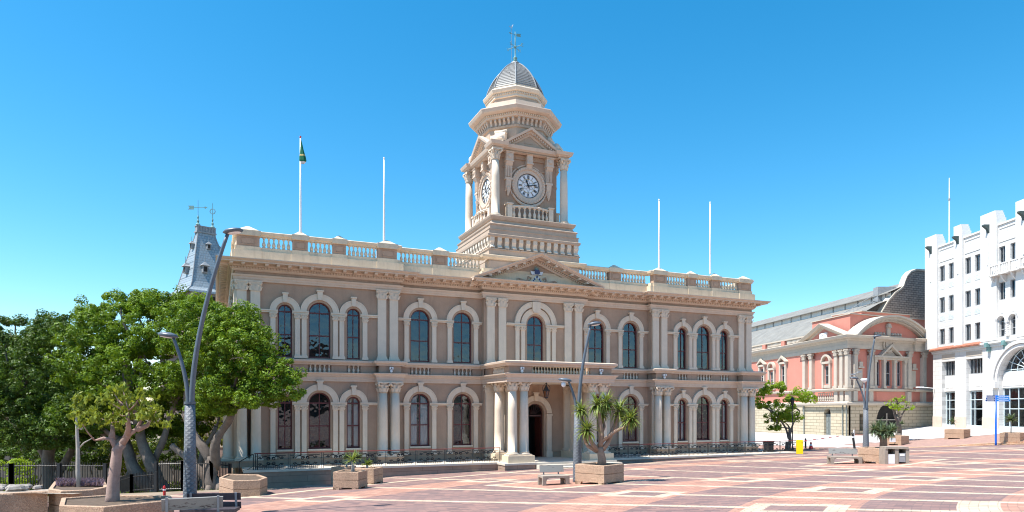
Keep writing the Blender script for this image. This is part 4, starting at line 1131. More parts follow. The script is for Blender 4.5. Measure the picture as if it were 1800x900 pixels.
# wheelie bin behind railing right end
bx=W(44.9,-2.0,0); t=thing('wheelie_bin','black wheelie bin standing behind the right end of the terrace railing','bin',bx,TH)
m=MB(); m.prism([(-.28,.08),(.28,.08),(.34,.92),(-.34,.92)],-.3,.3); m.build('body',BLACK,t); m=MB(); m.prism([(-.37,.92),(.37,.92),(.33,1.0),(-.33,1.0)],-.36,.36); m.build('lid',BLACK,t)
m=MB(); m.M=T(-.2,.3,.1)@Matrix.Rotation(math.pi/2,4,'Y'); m.lathe([(.1,-.05),(.1,.05)],seg=10); m.M=T(.2,.3,.1)@Matrix.Rotation(math.pi/2,4,'Y'); m.lathe([(.1,-.05),(.1,.05)],seg=10); m.build('wheel',BLACK,t)
# floodlights low behind the left terrace end omitted: nothing visible there
# ------------------------------------------------------------------ LIBRARY with slate turret (behind the trees, left)
lx,ly=at(361,72,0)[:2]
LB=thing('library_building','pinkish stone building with steep blue grey slate turret roof, behind the trees on the left','building',(lx,ly,0),R(45))
h=2.3; zb=15.9
m=MB()
m.lathe([(h*1.4142,-2),(h*1.4142,13.4)],seg=4,rot=math.pi/4); m.build('wall',LIBST,LB)
m=MB(); m.mat=0; m.lathe([(h*1.36,13.4),(h*1.36,15.9)],seg=4,rot=math.pi/4); m.mat=1
for k in range(4):
    m.M=Matrix.Rotation(k*math.pi/2,4,'Z')
    for i in range(3): 
        x=-1.5+1.5*i
        m.box(x-.33,x+.33,-h-.03,-h*.9,13.9,15.5)
        for j in range(7): m.box(x-.36,x+.36,-h-.07,-h,13.95+.22*j,14.05+.22*j)
m.build('belfry_stage',[LEADC,DARK],LB)
m=MB(); rp=[(2.86,2.86,15.75),(2.8,2.8,15.95),(2.33,2.3,16.35),(2.07,2.0,17.0),(.92,.34,22.2),(.88,.3,22.5)]
V=[];Fc=[]
for a,c_,z in rp: V+=[(-a,-c_,z),(a,-c_,z),(a,c_,z),(-a,c_,z)]
for j in range(len(rp)-1):
    for k in range(4): Fc.append((4*j+k,4*j+(k+1)%4,4*j+4+(k+1)%4,4*j+4+k))
m.add(V,Fc); TR=m.build('turret_roof',SLATE,LB)
m=MB()
for k in range(4):
    c=[(-1,-1),(1,-1),(1,1),(-1,1)][k]; m.tube([(c[0]*a,c[1]*q_,z) for a,q_,z in rp],.06,6)
m.box(-1.02,1.02,-.4,.4,22.45,22.6); m.box(-.94,.94,-.3,.3,22.6,23.1); m.box(-1.0,1.0,-.36,.36,23.1,23.18)
for i in range(12):
    for y_ in(-.34,.3): m.box(-.88+i*.16,-.80+i*.16,y_,y_+.04,22.6,23.1)
m.M=None; m.build('lead_flashing',LEADC,LB)
def dorm(k,x,z,s):
    m=MB(); m.M=Matrix.Rotation(k*math.pi/2,4,'Z')
    kk=(2.07-1.0)/5.2 if k%2 else (2.0-.36)/5.2; b0=2.07 if k%2 else 2.0; a=b0-(z-17)*kk; a2=b0-(z+.9*s-17)*kk
    y0=-a-.28*s
    m.mat=0; m.box(x-.26*s,x+.26*s,y0,-a2+.1,z,z+.7*s)
    m.mat=1; m.box(x-.18*s,x+.18*s,y0-.02,y0+.03,z+.08*s,z+.62*s)
    m.mat=0; V=[(x-.42*s,y0-.18*s,z+.7*s),(x+.42*s,y0-.18*s,z+.7*s),(x+.42*s,-a2+.1,z+.7*s),(x-.42*s,-a2+.1,z+.7*s),(x,y0+.12*s,z+1.15*s),(x,-a2+.1,z+1.0*s)]
    m.add(V,[(0,1,4),(1,2,5,4),(3,0,4,5),(0,3,2,1)])
    m.tube([(x,y0+.12*s,z+1.05*s),(x,y0+.12*s,z+1.75*s)],.03*s,5); m.build('dormer',[LEADC,DARK],TR)
for k in range(4):
    if k%2==0: dorm(k,-.72,18.0,1.); dorm(k,.75,18.0,1.)
    else: dorm(k,0,18.0,1.)
    dorm(k,0.0,20.7,.7)
for i,(x,y) in enumerate(((-.75,0),(.75,0))):
    m=MB(); m.lathe([(.18,23.18),(.25,23.3),(.08,23.5),(.14,23.7),(.05,23.85),(.1,24.1),(.035,24.3),(.025,25.9)],x,y,8)
    if i==0:
        m.M=T(x,y,25.1)@Matrix.Rotation(-R(45),4,'Z'); m.tube([(-.7,0,0),(.8,0,0)],.03,5); m.prism([(-1.05,.2),(-.45,.2),(-.45,-.2),(-1.05,-.2),(-.9,0)],-.02,.02); m.prism([(.7,-.15),(1.,0),(.7,.15)],-.02,.02)
    else:
        m.M=T(x,y,25.0)@Matrix.Rotation(-R(45),4,'Z'); m.ring(0,0,.24,.31,-.03,.03,0,2*math.pi,14)
    m.build('finial',PATINA,LB)
# lower stone wing seen between trunks and hall
m=MB(); m.M=Matrix.Rotation(-R(45),4,'Z'); 
x0=at(300,66,0)[0]-lx; x1=at(470,66,0)[0]-lx; yy=64-ly
m.box(x0,x1,yy,yy+22,-3,9.0); m.build('wing',LIBST,LB)
m=MB(); m.M=Matrix.Rotation(-R(45),4,'Z'); m.box(x0-.3,x1+.3,yy-.3,yy+22,9.0,9.3); 
for px_ in (352,374,392):
    x=at(px_,64,0)[0]-lx; m.box(x-.6,x+.6,yy-.05,yy+.2,.3,.5)
m.build('ledge',CREAM2,LB)
for px_,z0 in ((345,1.2),(372,5.2),(392,1.2)):
    x=at(px_,64,0)[0]-lx; m=MB(); m.M=Matrix.Rotation(-R(45),4,'Z'); m.box(x-.5,x+.5,yy-.03,yy+.2,z0,z0+1.9); m.build('window',DARK,LB)
# low grey garden wall and steps far left
p=at(60,62); t=thing('garden_wall','long low grey stone wall beyond the black fence at far left','wall',(p[0],p[1],-1.8))
m=MB(); m.box(-26,16,0,.5,-1.2,2.4); m.build('stone_wall',paint('shade_dark_garden_wall',(.13,.12,.11),.2,1,.9,.4,10,.4),t); m=MB(); m.box(-26.1,16.1,-.1,.6,2.4,2.6); m.build('coping',CONC,t)  # wall colour darkened to paint in the shade beneath the tree crowns

# ------------------------------------------------------------------ PINK MARKET HALL
PX,PY=42.2,85.; AA=math.atan2(-.99,.134); AB=TH
PK=thing('market_hall','pink stuccoed market hall with cream trim, stone basement and long grey corrugated roof','building',(PX,PY,0),0)
MA=Matrix.Rotation(AA,4,'Z'); MBm=Matrix.Rotation(AB,4,'Z')
def tA(px):
    r=(px-900)/F; return (PX-r*PY)/(.134+.99*r)
def sB(px):
    r=(px-900)/F; c,s=math.cos(AB),math.sin(AB); return (r*PY-PX)/(c-r*s)
def zA(px,y): return zof(y,PY+.99*tA(px))
def zB(px,y): return zof(y,PY+math.sin(AB)*sB(px))
# side wall (local x negative going away)
m=MB(); m.M=MA
wa=[(-tA(px),) for px in (1337,1357,1378)]
sidewins=[(-(tA(1341)),1.0,7.6,10.3,False),(-(tA(1358)),1.0,7.4,9.6,False),(-(tA(1378)),1.0,7.6,10.3,False),(-tA(1455),1.0,7.2,9.6,False)]
wall(m,-60,0,4.9,13,sidewins,0,.5)
m.M=MBm; frw=[(sB(px),w,6.9,10.2,False) for px,w in ((1543,.7),(1561,.95),(1580,.7))]
wall(m,0,17,4.9,13,frw,0,.5)
m.add([(17,0,-1),(17,30,-1),(17,30,13),(17,0,13)],[(0,1,2,3)])
# attic blocks
def inter(o):
    p=MA@Vector((0,o,0)); d1=MA@Vector((1,0,0)); q=MBm@Vector((0,o,0)); d2=MBm@Vector((1,0,0))
    t=((q.x-p.x)*d2.y-(q.y-p.y)*d2.x)/(d1.x*d2.y-d1.y*d2.x); r=p+d1*t; return (r.x,r.y)
def v2(Mx,x,y): q=Mx@Vector((x,y,0)); return (q.x,q.y)
def attic(m,o,z0,z1): m.M=None; m.prism([v2(MA,-9.7-(.15 if o<.9 else 0),o),inter(o),v2(MBm,17,o),v2(MBm,17,5.5),v2(MBm,8,5.5)],z0,z1,'z')
attic(m,.95,13,16.0)
m.M=MBm; m.box(3.2,12.3,.9,5.4,16.01,16.45)
m.build('wall',PINK,PK)
m=MB(); attic(m,.8,16.0,16.12); m.M=MBm; m.box(3.1,12.4,.75,5.5,16.45,16.55); m.build('coping',PTRIM,PK)
m=MB(); m.M=MA; wall(m,-60,0,-1.5,4.4,[(-tA(1360),1.9,1.9,3.2,True),(-tA(1388),1.9,1.9,3.2,True),(-tA(1456),1.5,.5,3.3,True)],-.15,.6)
o1=m.build('basement',ASHLAR,PK)
m=MB(); m.M=MBm; wall(m,0,17,-1.5,4.4,[(sB(1561),4.6,1.1,2.4,True),(sB(1513),.8,1.2,3.3,False)],-.15,.6); m.build('basement',ASHLAR_F,PK)
m=MB(); m.M=MA; m.add([(-60,.6,-1),(-.6,.6,-1),(-.6,.6,13),(-60,.6,13)],[(0,1,2,3)]); m.M=MBm; m.add([(0.3,.6,-1),(17,.6,-1),(17,.6,13),(0.3,.6,13)],[(0,1,2,3)]); m.build('interior',DARK,PK)
# bands round both fronts
def w2(Mx,x,y): v=Mx@Vector((x,y,0)); return (v.x,v.y)
rb=[w2(MA,-60,0),w2(MA,-9.9,0),w2(MA,-9.9,-.35),(w2(MA,0,0)[0]-.40,w2(MA,0,0)[1]-.32),w2(MBm,4.6,-.35),w2(MBm,4.6,0),w2(MBm,11.6,0),w2(MBm,11.6,-.35),w2(MBm,17,-.35)]
for nm,pr,mt in (('string_course',[(0,4.4),(.2,4.42),(.3,4.55),(.32,4.75),(.1,4.9)],PTRIM),('string_course',[(0,6.2),(.15,6.22),(.3,6.35),(.34,6.5),(.05,6.6)],PTRIM),('cornice',[(0,11.5),(.12,11.52),(.14,12.0),(.1,12.02),(.1,12.5),(.3,12.6),(.34,12.75),(.8,12.8),(.95,13.1),(.9,13.15),(0,13.25)],PTRIM)):
    m=MB(); m.sweep(rb,pr); m.build(nm,mt,PK)
def pk_pil(Mx,x,y=-.35,z0=6.6,z1=11.5,w=.62):
    m=MB(); m.M=Mx; m.box(x-w/2-.12,x+w/2+.12,y-.22,0,z0,z0+.3); m.box(x-w/2,x+w/2,y-.12,0,z0+.3,z1-.75); m.stamp(CAPP,T(x,y-.05,z1-.75)); m.box(x-w/2-.05,x+w/2+.05,y-.05,0,4.9,6.2); m.build('pilaster',PTRIM,PK)
for px in (1418,1430,1474,1484,1493.5): pk_pil(MA,-tA(px))
for px in (1499.5,1527,1594,1620): pk_pil(MBm,sB(px))
# pediment on the side bay
m=MB(); m.M=MA; a0,a1=-tA(1411),-tA(1497)-.2; a1=.3; am=(a0+a1)/2
for s,e in ((1,a0),(-1,a1)):
    V=[]
    for o,hh in [(-.5,-.75),(0,-.7),(.1,-.45),(.5,-.4),(.75,-.05),(.75,0),(-.6,.02)]: V+=[(e,-.2-o,13.25+hh),(am,-.2-o,15.25+hh)]
    m.add(V,[(2*i,2*i+1,2*i+3,2*i+2) for i in range(6)]+[tuple(2*i for i in range(7))])
m.build('pediment',PTRIM,PK)
m=MB(); m.M=MA; m.add([(a0+.5,-.2,12.7),(a1-.5,-.2,12.7),(am,-.2,14.85)],[(0,1,2)]); m.box(am-3,am+3,-.25,0,11.5,13.3); m.build('tympanum',PINK,PK)
m=MB(); m.M=MA; m.box(am-.8,am+.8,-.36,-.2,12.6,14.0); m.ring(am,13.3,.45,.6,-.42,-.36,0,2*math.pi,14); m.build('plaque',WHITEP,PK)
# segmental arch pediment on the front
m=MB(); m.M=MBm
c0,c1=.1,sB(1627); hw=(c1-c0)/2; rise=2.75; Rr=(hw*hw+rise*rise)/(2*rise); cc=((c0+c1)/2,13.2+rise-Rr); ang=math.asin(hw/Rr)
m.mat=0
for r0,r1,y in ((Rr-.25,Rr,-1.1),(Rr-.5,-.25+Rr,-.85),(Rr-.8,Rr-.5,-.55)): m.ring(cc[0],cc[1],r0,r1,y,.9,math.pi/2-ang,math.pi/2+ang,40)
for i in range(60):
    a=math.pi/2-ang+2*ang*(i+.5)/60; m.box(cc[0]+(Rr-.58)*math.cos(a)-.07,cc[0]+(Rr-.58)*math.cos(a)+.07,-.8,-.5,cc[1]+(Rr-.58)*math.sin(a)-.08,cc[1]+(Rr-.58)*math.sin(a)+.08)
m.build('arched_pediment',PTRIM,PK)
m=MB(); m.M=MBm; n=24
pts=[(c0,11.5),(c1,11.5)]+[(cc[0]+(Rr-.7)*math.sin(ang-2*ang*i/n),cc[1]+(Rr-.7)*math.cos(ang-2*ang*i/n)) for i in range(n+1)]
m.prism(pts,-.06,.9); m.build('arch_wall',PINK,PK)
# crest relief
m=MB(); m.M=MBm; cx=sB(1559); 
m.box(cx-2.6,cx+2.6,-.2,-.06,12.95,13.4); m.ring(cx,12.2,.75,1.0,-.28,-.06,0,2*math.pi,18); m.prism([(cx-.55,12.8),(cx+.55,12.8),(cx+.5,11.9),(cx,11.4),(cx-.5,11.9)],-.3,-.06)
m.box(cx-.3,cx+.3,-.3,-.06,13.4,14.4); m.lathe([(.0,14.3),(.45,14.4),(.3,14.9),(.0,15.0)],cx,-.2,8)
for s in(-1,1):
    for j in range(4): m.lathe([(.0,13.4),(.2,13.5),(.12,13.75),(.0,13.8)],cx+s*(.8+.5*j),-.15,6)
m.build('crest',PTRIM,PK)
# window aedicule front
m=MB(); m.M=MBm
for px in (1535.5,1551.5,1570,1588): 
    x=sB(px); m.box(x-.26,x+.26,-.4,0,6.6,6.85); m.box(x-.2,x+.2,-.32,0,6.85,9.9); m.box(x-.27,x+.27,-.4,0,9.9,10.25)
xa,xb=sB(1533),sB(1590); m.box(xa-.1,xb+.1,-.45,0,10.25,10.5); m.box(xa-.25,xb+.25,-.6,0,10.5,10.75)
xm=sB(1561); 
for s in(-1,1): m.prism([(xm+s*2.0,10.75),(xm+s*1.7,10.75),(xm,11.95),(xm,12.3)],-.6,0)
m.prism([(xm-1.5,10.75),(xm+1.5,10.75),(xm,11.9)],-.1,0); m.build('window_surround',PTRIM,PK)
for px,w in ((1543,.7),(1561,.95),(1580,.7)):
    x=sB(px); v=MBm@Vector((x,.2,6.9)); window(PK,v.x,v.y,6.9,10.2,w,False,AB,mat=LEADC)
for px in (1511,1605):
    x=sB(px); m=MB(); m.M=MBm; m.mat=0; m.box(x-.4,x+.4,-.1,-.02,6.8,9.0); m.mat=1; m.box(x-.5,x+.5,-.3,0,9.1,9.3); m.box(x-.3,x+.3,-.25,0,9.3,9.9); m.build('niche',[PTRIM,PTRIM],PK)
m=MB(); m.M=MBm; m.box(4.7,11.5,-.05,0,4.95,6.15)
m.build('panel',PINK,PK)
# side windows
for i,(x,w,zs,zt,_) in enumerate(sidewins):
    v=MA@Vector((x,.08,zs)); window(PK,v.x,v.y,zs,zt,w,False,AA,mat=LEADC)
    m=MB(); m.M=MA; 
    for s in(-1,1): m.box(x+s*.78-.17,x+s*.78+.17,-.28,0,zs-.5,zt+.3)
    m.box(x-1.05,x+1.05,-.35,0,zt+.3,zt+.6)
    if i in(0,2):
        for s in(-1,1): m.prism([(x+s*1.3,zt+.6),(x+s*1.0,zt+.6),(x,zt+1.2),(x,zt+1.55)],-.5,0)
    else: m.ring(x,zt+.5,.8,1.05,-.4,0,seg=12)
    m.box(x-1,x+1,-.2,0,zs-.5,zs-.1)
    m.build('window_surround',PTRIM,PK)
    if i==3:
        m=MB(); m.M=MA; n=9
        for j in range(n): m.stamp(baluster(1.15,.13),T(x-1.6+3.2*j/(n-1),-.25,4.95))
        m.build('balustrade',PTRIM,PK)
m=MB(); m.M=MA
for i in range(7):
    a=-10.3-5.6*i; n=13
    for j in range(n): m.stamp(baluster(.7,.12),T(a-.4-4.0*j/(n-1),.15,13.3))
m.split('balustrade',PTRIM,PK,gap=.35)
m=MB(); m.M=MA; m.box(-60,-9.9,.0,.35,14.0,14.2); m.build('balustrade_rail',PTRIM,PK)
m=MB(); m.M=MA
for i in range(8): a=-10-5.6*i; m.box(a-.25-.4,a+.25-.0,.0,.4,13.25,14.05)
m.build('pier',PINK,PK)
# basement openings
dv=MA@Vector((-tA(1456),.25,.5))
m=MB(); m.M=MA; x=-tA(1456); m.box(x-.7,x-.03,.15,.22,.5,3.2); m.box(x+.03,x+.7,.15,.22,.5,3.2); m.box(x-.75,x+.75,.1,.25,3.2,3.3)
for s in(-1,1):
    for z in (.7,1.5,2.3): m.box(x+s*.37-.22,x+s*.37+.22,.1,.16,z,z+.6)
m.build('door',GREYD,PK)
for px in (1360,1388): 
    x=-tA(px); v=MA@Vector((x,.0,1.9)); window(PK,v.x,v.y,1.9,3.2,1.9,True,AA,mat=PTRIM,rails=0)
m=MB(); m.M=MBm; x=sB(1561); m.mat=0; m.box(x-2.2,x+2.2,.25,.35,1.2,2.5); m.mat=1; m.box(x-2.3,x+2.3,.15,.25,2.5,2.62); m.box(x-.06,x+.06,.15,.24,1.1,3.4); m.build('shop_front',[DARK,PTRIM],PK)
m=MB(); m.M=MA
for t_ in (1.0,9.7,.2): m.tube([(-t_,-.3,0),(-t_,-.3,12.5)],.07,6)
m.build('downpipe',GREYD,PK)
# steps at the front right
m=MB(); m.M=MBm
for i in range(7): m.box(8.5+i*.8,17,-3.6+i*.1,-.2,.2,.45+i*.2)
m.build('front_steps',brickmat('red_brick_steps',(.30,.12,.09),(.25,.10,.08),(.15,.08,.07),.4,.12,.01,TH),PK)
m=MB(); m.M=MBm; m.box(.6,4.5,-1.3,-.2,0.2,.75); m.box(.6,4.5,-1.8,-1.3,0.2,.5); m.build('front_steps',brickmat('red_brick_steps_b',(.30,.12,.09),(.25,.10,.08),(.15,.08,.07),.4,.12,.01,TH),PK)
# roof : long, curved lower slope, clerestory, upper slope
gx=lambda s,y=3.: Vector((s*math.cos(AB)-y*math.sin(AB),s*math.sin(AB)+y*math.cos(AB)))
dirA=Vector((-.134,.99))
def extr(m,sec,L,y=3.):
    V=[]
    for s,z in sec:
        g_=gx(s,y); V+=[(g_.x,g_.y,z),(g_.x+dirA.x*L,g_.y+dirA.y*L,z)]
    m.add(V,[(2*i,2*i+1,2*i+3,2*i+2) for i in range(len(sec)-1)])
m=MB(); extr(m,[(2.6,13.5),(3.6,14.9),(6,16.7),(9,18.1),(11.4,18.9)],75); m.build('lower_roof',CORR,PK)
m=MB(); extr(m,[(11.4,18.9),(11.4,19.8)],75); m.build('clerestory',WHITE,PK)
m=MB(); m.mat=0
for i in range(24):
    g_=gx(11.35); p=g_+dirA*(1+3.*i); m.box(p.x-.06,p.x,p.y-.06,p.y+.06,18.9,19.75)
m.build('clerestory_mullion',LEADC,PK)
m=MB(); extr(m,[(10.8,19.62),(10.8,19.72),(17,22.1),(23,19.7)],75); m.build('upper_roof',CORR,PK)
m=MB()
p=gx(10.9)+dirA*2.0
m.box(p.x-.1,p.x+2.4,p.y,p.y+1.2,18.8,20.9); m.build('roof_hatch',LEADC,PK)
m=MB(); q0=gx(4.5)+dirA*6; q1=gx(10.4)+dirA*2.6; m.tube([(q0.x,q0.y-.3,15.2),(q1.x,q1.y-.3,18.9)],.04,5); m.tube([(q0.x,q0.y-.3,16.1),(q1.x,q1.y-.3,19.8)],.04,5)
for i in range(12):
    t_=i/11; a=q0.lerp(q1,t_); z=15.2+3.7*t_; m.tube([(a.x,a.y-.3,z),(a.x,a.y-.3,z+.9)],.02,4); m.box(a.x-.2,a.x+.2,a.y-.6,a.y+.3,z-.04,z)
m.build('roof_stair',LEADC,PK)
# gable wall with curved parapet
g1=[(7.0,14.0),(9.5,16.9),(10.8,18.5),(12.2,19.7),(13.3,20.3),(13.8,20.7),(14.05,21.3),(14.5,22.1),(15.3,22.8),(16.4,23.2),(19,23.3)]
m=MB(); m.M=MBm; m.prism([(7.0,10)]+g1+[(30,23.5),(30,10)],3.0,3.5); m.build('gable_wall',DSTONE,PK)
m=MB(); m.M=MBm
for (a,b),(c,d_) in zip(g1,g1[1:]): m.prism([(a,b-.02),(c,d_-.02),(c-.03,d_+.2),(a-.03,b+.2)],2.85,3.7)
m.build('gable_coping',PTRIM,PK)

# ------------------------------------------------------------------ WHITE CORNER BUILDING
QX,QY=54.5,88.; AW=-R(88.9)
WB=thing('office_building','white five storey building with stepped piers and tall ground floor windows, at far right','building',(QX,QY,0),AW)
GARG=paint('dark_bronze',(.06,.09,.09),.3,3,.6,.2,25)
def tW(px):
    r=(px-900)/F; return (QY*r-QX)/(.019+r)
def zW(px,y): return zof(y,QY-tW(px))
ZG=1.2
cols=[(1651.3,1660.6),(1667.5,1676.8),(1696.4,1706.4),(1713.5,1723.8),(1756,1767),(1776,1787)]
ww=[((tW(a)+tW(b))/2,tW(b)-tW(a)) for a,b in cols]
rows=[(20.1,22.1),(16.1,18.1),(12.1,14.1)]
# next bays hidden off frame repeat
p1=ww[4][0]; stepb=ww[4][0]-ww[2][0]
ww+= [(ww[4][0]+6.2,ww[4][1]),(ww[5][0]+6.2,ww[5][1]),(ww[4][0]+11.5,ww[4][1]),(ww[5][0]+11.5,ww[5][1])]
LW=34
m=MB()
for i,(z0,z1) in enumerate(rows):
    zb=[18.9,14.9,11.6][i]; zt=[24.3,18.9,14.9][i]
    ops=[(c,w,z0,z1,False) for j,(c,w) in enumerate(ww) if not(i==2 and j in(4,5))]
    if i==2: ops+= [(ww[4][0]+.05,1.05,12.0,13.7,True),(ww[5][0]+.1,1.05,12.0,13.7,True)]
    wall(m,0,LW,zb,zt,ops,0,.45)
b1=(tW(1655.9),tW(1678.6)); b2=(tW(1698.5),tW(1727)); b3=(tW(1756),tW(1756)+7.2)
gops=[((b1[0]+b1[1])/2,b1[1]-b1[0],1.9,9.9,False),((b2[0]+b2[1])/2,b2[1]-b2[0],1.9,9.9,False),((b3[0]+b3[1])/2,b3[1]-b3[0],1.9,7.0,True),(b3[1]+5,3.0,1.9,9.9,False)]
wall(m,0,LW,ZG-1.5,11.4,gops,.0,.9)
m.box(0,LW,.46,20,24.29,24.31)
m.add([(0,0,0),(0,20,0),(0,20,24.3),(0,0,24.3)],[(0,1,2,3)])
m.add([(0,.0,11.4),(LW,.0,11.4),(LW,.0,11.6),(0,.0,11.6)],[(0,1,2,3)])
# parapet
m.box(0,LW,.02,.5,24.3,24.7)
m.build('wall',brickmat('white_ashlar',(.66,.65,.63),(.63,.62,.60),(.48,.475,.46),1.3,.55,.02,AW,.75,.3,var=.12),WB)
m=MB(); m.add([(0.1,1.1,0),(LW,1.1,0),(LW,1.1,24),(0.1,1.1,24)],[(0,1,2,3)]); m.build('interior',DARK,WB)
# stepped piers
prs=[(tW(1628.8)+.0,tW(1650)),(tW(1679.4),tW(1694.5)),(tW(1726.5),tW(1755)),(tW(1788.5),tW(1788.5)+2.4),(tW(1788.5)+6.5,tW(1788.5)+8.9)]
for a,b in prs:
    m=MB(); m.box(a,b,-.22,0,11.7,25.5); m.box(a+.0,b,-.0,.9,24.7,25.5)
    m.box(a,b-.05,-.22,.8,25.5,25.8); m.box(a,b-.12,-.22,.75,25.8,26.08); m.box(a,b-.2,-.22,.7,26.08,26.34)
    m.box((a+b)/2-.12,(a+b)/2+.12,-.3,-.22,20.4,24.0)
    m.build('pier',WHITE,WB)
    m=MB(); c=(a+b)/2; m.prism([(-.22,24.0),(-.4,24.5),(-.85,24.85),(-.85,25.0),(-.22,25.0)],c-.2,c+.2,'x'); m.build('gargoyle',GARG,WB)
for (a,b) in zip([p[1] for p in prs],[p[0] for p in prs[1:]]):
    m=MB(); m.box(a,b,-.1,.0,24.55,24.75)
    m.box(a+.15,b-.15,-.06,0,24.1,24.18); m.box(a+.15,b-.15,-.055,0,22.6,22.68); m.box(a+.15,a+.23,-.06,0,22.68,24.1); m.box(b-.23,b-.15,-.06,0,22.68,24.1)
    m.build('parapet_moulding',WHITE,WB)
WASH=None
TILEP=brickmat('patterned_relief_panel',(.45,.52,.52),(.62,.66,.64),(.7,.7,.68),.16,.16,.02,AW)
for i,(z0,z1) in enumerate(rows):
    for j,(c,w) in enumerate(ww[:6]+ww[6:8]):
        if i==2 and j in(4,5): continue
        window(WB,c,.2,z0,z1,w,False,0,mat=FRAME if 0 else LEADC,rails=0)
        if i<2 and j<4: m=MB(); m.box(c-w/2,c+w/2,-.025,.02,z0-1.0,z0-.35); m.build('relief_panel',TILEP,WB)
for c in (ww[4][0]+.05,ww[5][0]+.1): window(WB,c,.25,12.0,13.7,1.05,True,0,mat=LEADC,rails=1)
for j in(4,5):
    c=ww[j][0]+(.05 if j==4 else .1); m=MB(); m.ring(c,13.7,.62,.85,-.22,0,seg=14); m.ring(c,13.7,.9,1.0,-.14,0,seg=14); m.build('window_arch',WHITE,WB)
c=(ww[4][0]+ww[5][0])/2+.07; m=MB(); m.lathe([(.25,12.0),(.25,12.15),(.17,12.2)]+[(.17+.03*(k%2),12.25+.1*k) for k in range(12)]+[(.26,13.5),(.28,13.7)],c,-.1,8); m.build('twisted_column',WHITE,WB)
# balcony band at third storey
m=MB(); a=tW(1748); m.box(a,a+8,-.75,0,18.85,19.0)
for k in range(6): m.box(a+.1+1.5*k,a+.35+1.5*k,-.8,-.6,18.9,20.3); m.prism([(0,18.85),(-.6,18.85),(-.5,18.5),(-.15,18.1),(0,18.0)],a+.15+1.5*k,a+.35+1.5*k,'x')
m.box(a,a+8,-.77,-.62,19.95,20.08)
for k in range(5):
    for q in range(4): m.box(a+.45+1.5*k+.28*q,a+.55+1.5*k+.28*q,-.72,-.66,19,19.95)
    m.box(a+.4+1.5*k,a+1.6+1.5*k,-.7,-.665,19.4,19.5)
m.build('balcony',WSTONE if 0 else WHITE,WB)
# tile cornice and bands
m=MB(); m.prism([(0,11.75),(-.55,11.45),(-.55,11.38),(0,11.38)],0,tW(1728),'x'); 
for i in range(40):
    x=.1+i*tW(1728)/40; m.tube([(x,-.02,11.79),(x,-.58,11.47)],.07,6)
m.build('tile_course',paint('terracotta_tile',(.42,.17,.11),.2,4),WB)
m=MB(); m.box(0,LW,-.18,0,11.0,11.2); m.box(0,LW,-.28,0,11.22,11.36); m.box(tW(1728),LW,-.4,0,11.37,11.6); m.build('string_course',WHITE,WB)
m=MB(); m.box(-.0,b1[0],-.06,0,ZG-1.4,3.0); m.box(b1[1],b2[0],-.06,0,ZG-1.4,3.0); m.box(b2[1],b3[0],-.06,0,ZG-1.4,3.0); m.box(b3[1],LW,-.06,0,ZG-1.4,3.0); m.split('plinth',WSTONE,WB)
BLF=paint('pale_blue_frame',(.50,.58,.60),.05,4,.5,0)
def bigwin(a,b,top=6.1,cols_=(.25,.75),spand=True):
    m=MB(); 
    for x in [a,b-.08]+[a+(b-a)*q-.04 for q in cols_]: m.box(x,x+.08,.55,.68,1.9,top)
    for z in (1.9,3.9,5.0,top-.1): m.box(a+.081,b-.081,.56,.67,z,z+.1)
    o=m.build('window',BLF,WB); p=MB(); p.add([(a,.62,1.9),(b,.62,1.9),(b,.62,top),(a,.62,top)],[(0,1,2,3)]); link('pane',p.mesh('pane',GLASS,False),o)
    if spand:
        m=MB(); m.box(a,b,.35,.6,6.15,6.4); m.box(a,b,.4,.62,6.4,8.1)
        for q in range(3): m.box(a+.15+(b-a)*q/3,a+(b-a)*(q+1)/3-.05,.36,.4,6.6,7.9)
        m.build('spandrel',WHITE,WB)
        m=MB()
        for x in [a,b-.07]+[a+(b-a)*q for q in(.2,.4,.6,.8)]: m.box(x,x+.07,.5,.62,8.1,9.9)
        m.box(a+.07,b-.07,.51,.61,8.1,8.2)
        o=m.build('window',LEADC,WB); p=MB(); p.add([(a,.57,8.1),(b,.57,8.1),(b,.57,9.9),(a,.57,9.9)],[(0,1,2,3)]); link('pane',p.mesh('pane',GLASS,False),o)
        m=MB(); m.box(a,b,-.03,.0,10.2,10.8) ; m.build('fluted_panel',PTRIM,WB)
bigwin(*b1); bigwin(*b2); bigwin(b3[1]+3.5,b3[1]+6.5)
bigwin(b3[0],b3[1],6.3,(.12,.3,.5,.7,.88),False)
m=MB(); m.box(b3[0],b3[1],.4,.62,6.3,8.0)
for q in range(5): m.box(b3[0]+.1+(b3[1]-b3[0])*q/5,b3[0]+(b3[1]-b3[0])*(q+1)/5,.36,.4,6.5,7.8)
m.build('spandrel',WHITE,WB)
cx=(b3[0]+b3[1])/2; hw=(b3[1]-b3[0])/2
m=MB(); m.ring(cx,7.0,hw+.02,hw+.35,-.25,0,seg=28); m.ring(cx,7.0,hw+.4,hw+.75,-.4,0,seg=28)
for s in(-1,1): m.box(cx+s*(hw+.4)-.4,cx+s*(hw+.4)+.4,-.45,0,6.3,7.0)
m.build('entrance_arch',WHITE,WB)
m=MB(); m.box(cx-hw,cx+hw,.5,.6,8.0,8.12)
for i in range(1,10):
    a=math.pi*i/10; m.tube([(cx+.8*math.cos(a),.55,8.05+.8*math.sin(a)*.9),(cx+(hw)*math.cos(a),.55,7.2+(hw-.1)*math.sin(a))],.05,4)
for rr in (.8,1.6,2.5): m.ring(cx,8.05,rr-.04,rr+.04,.52,.58,seg=16)
o=m.build('fanlight',BLF,WB); p=MB(); p.add([(cx-hw,.6,7.9),(cx+hw,.6,7.9),(cx+hw,.6,10.8),(cx-hw,.6,10.8)],[(0,1,2,3)]); link('pane',p.mesh('pane',GLASS,False),o)
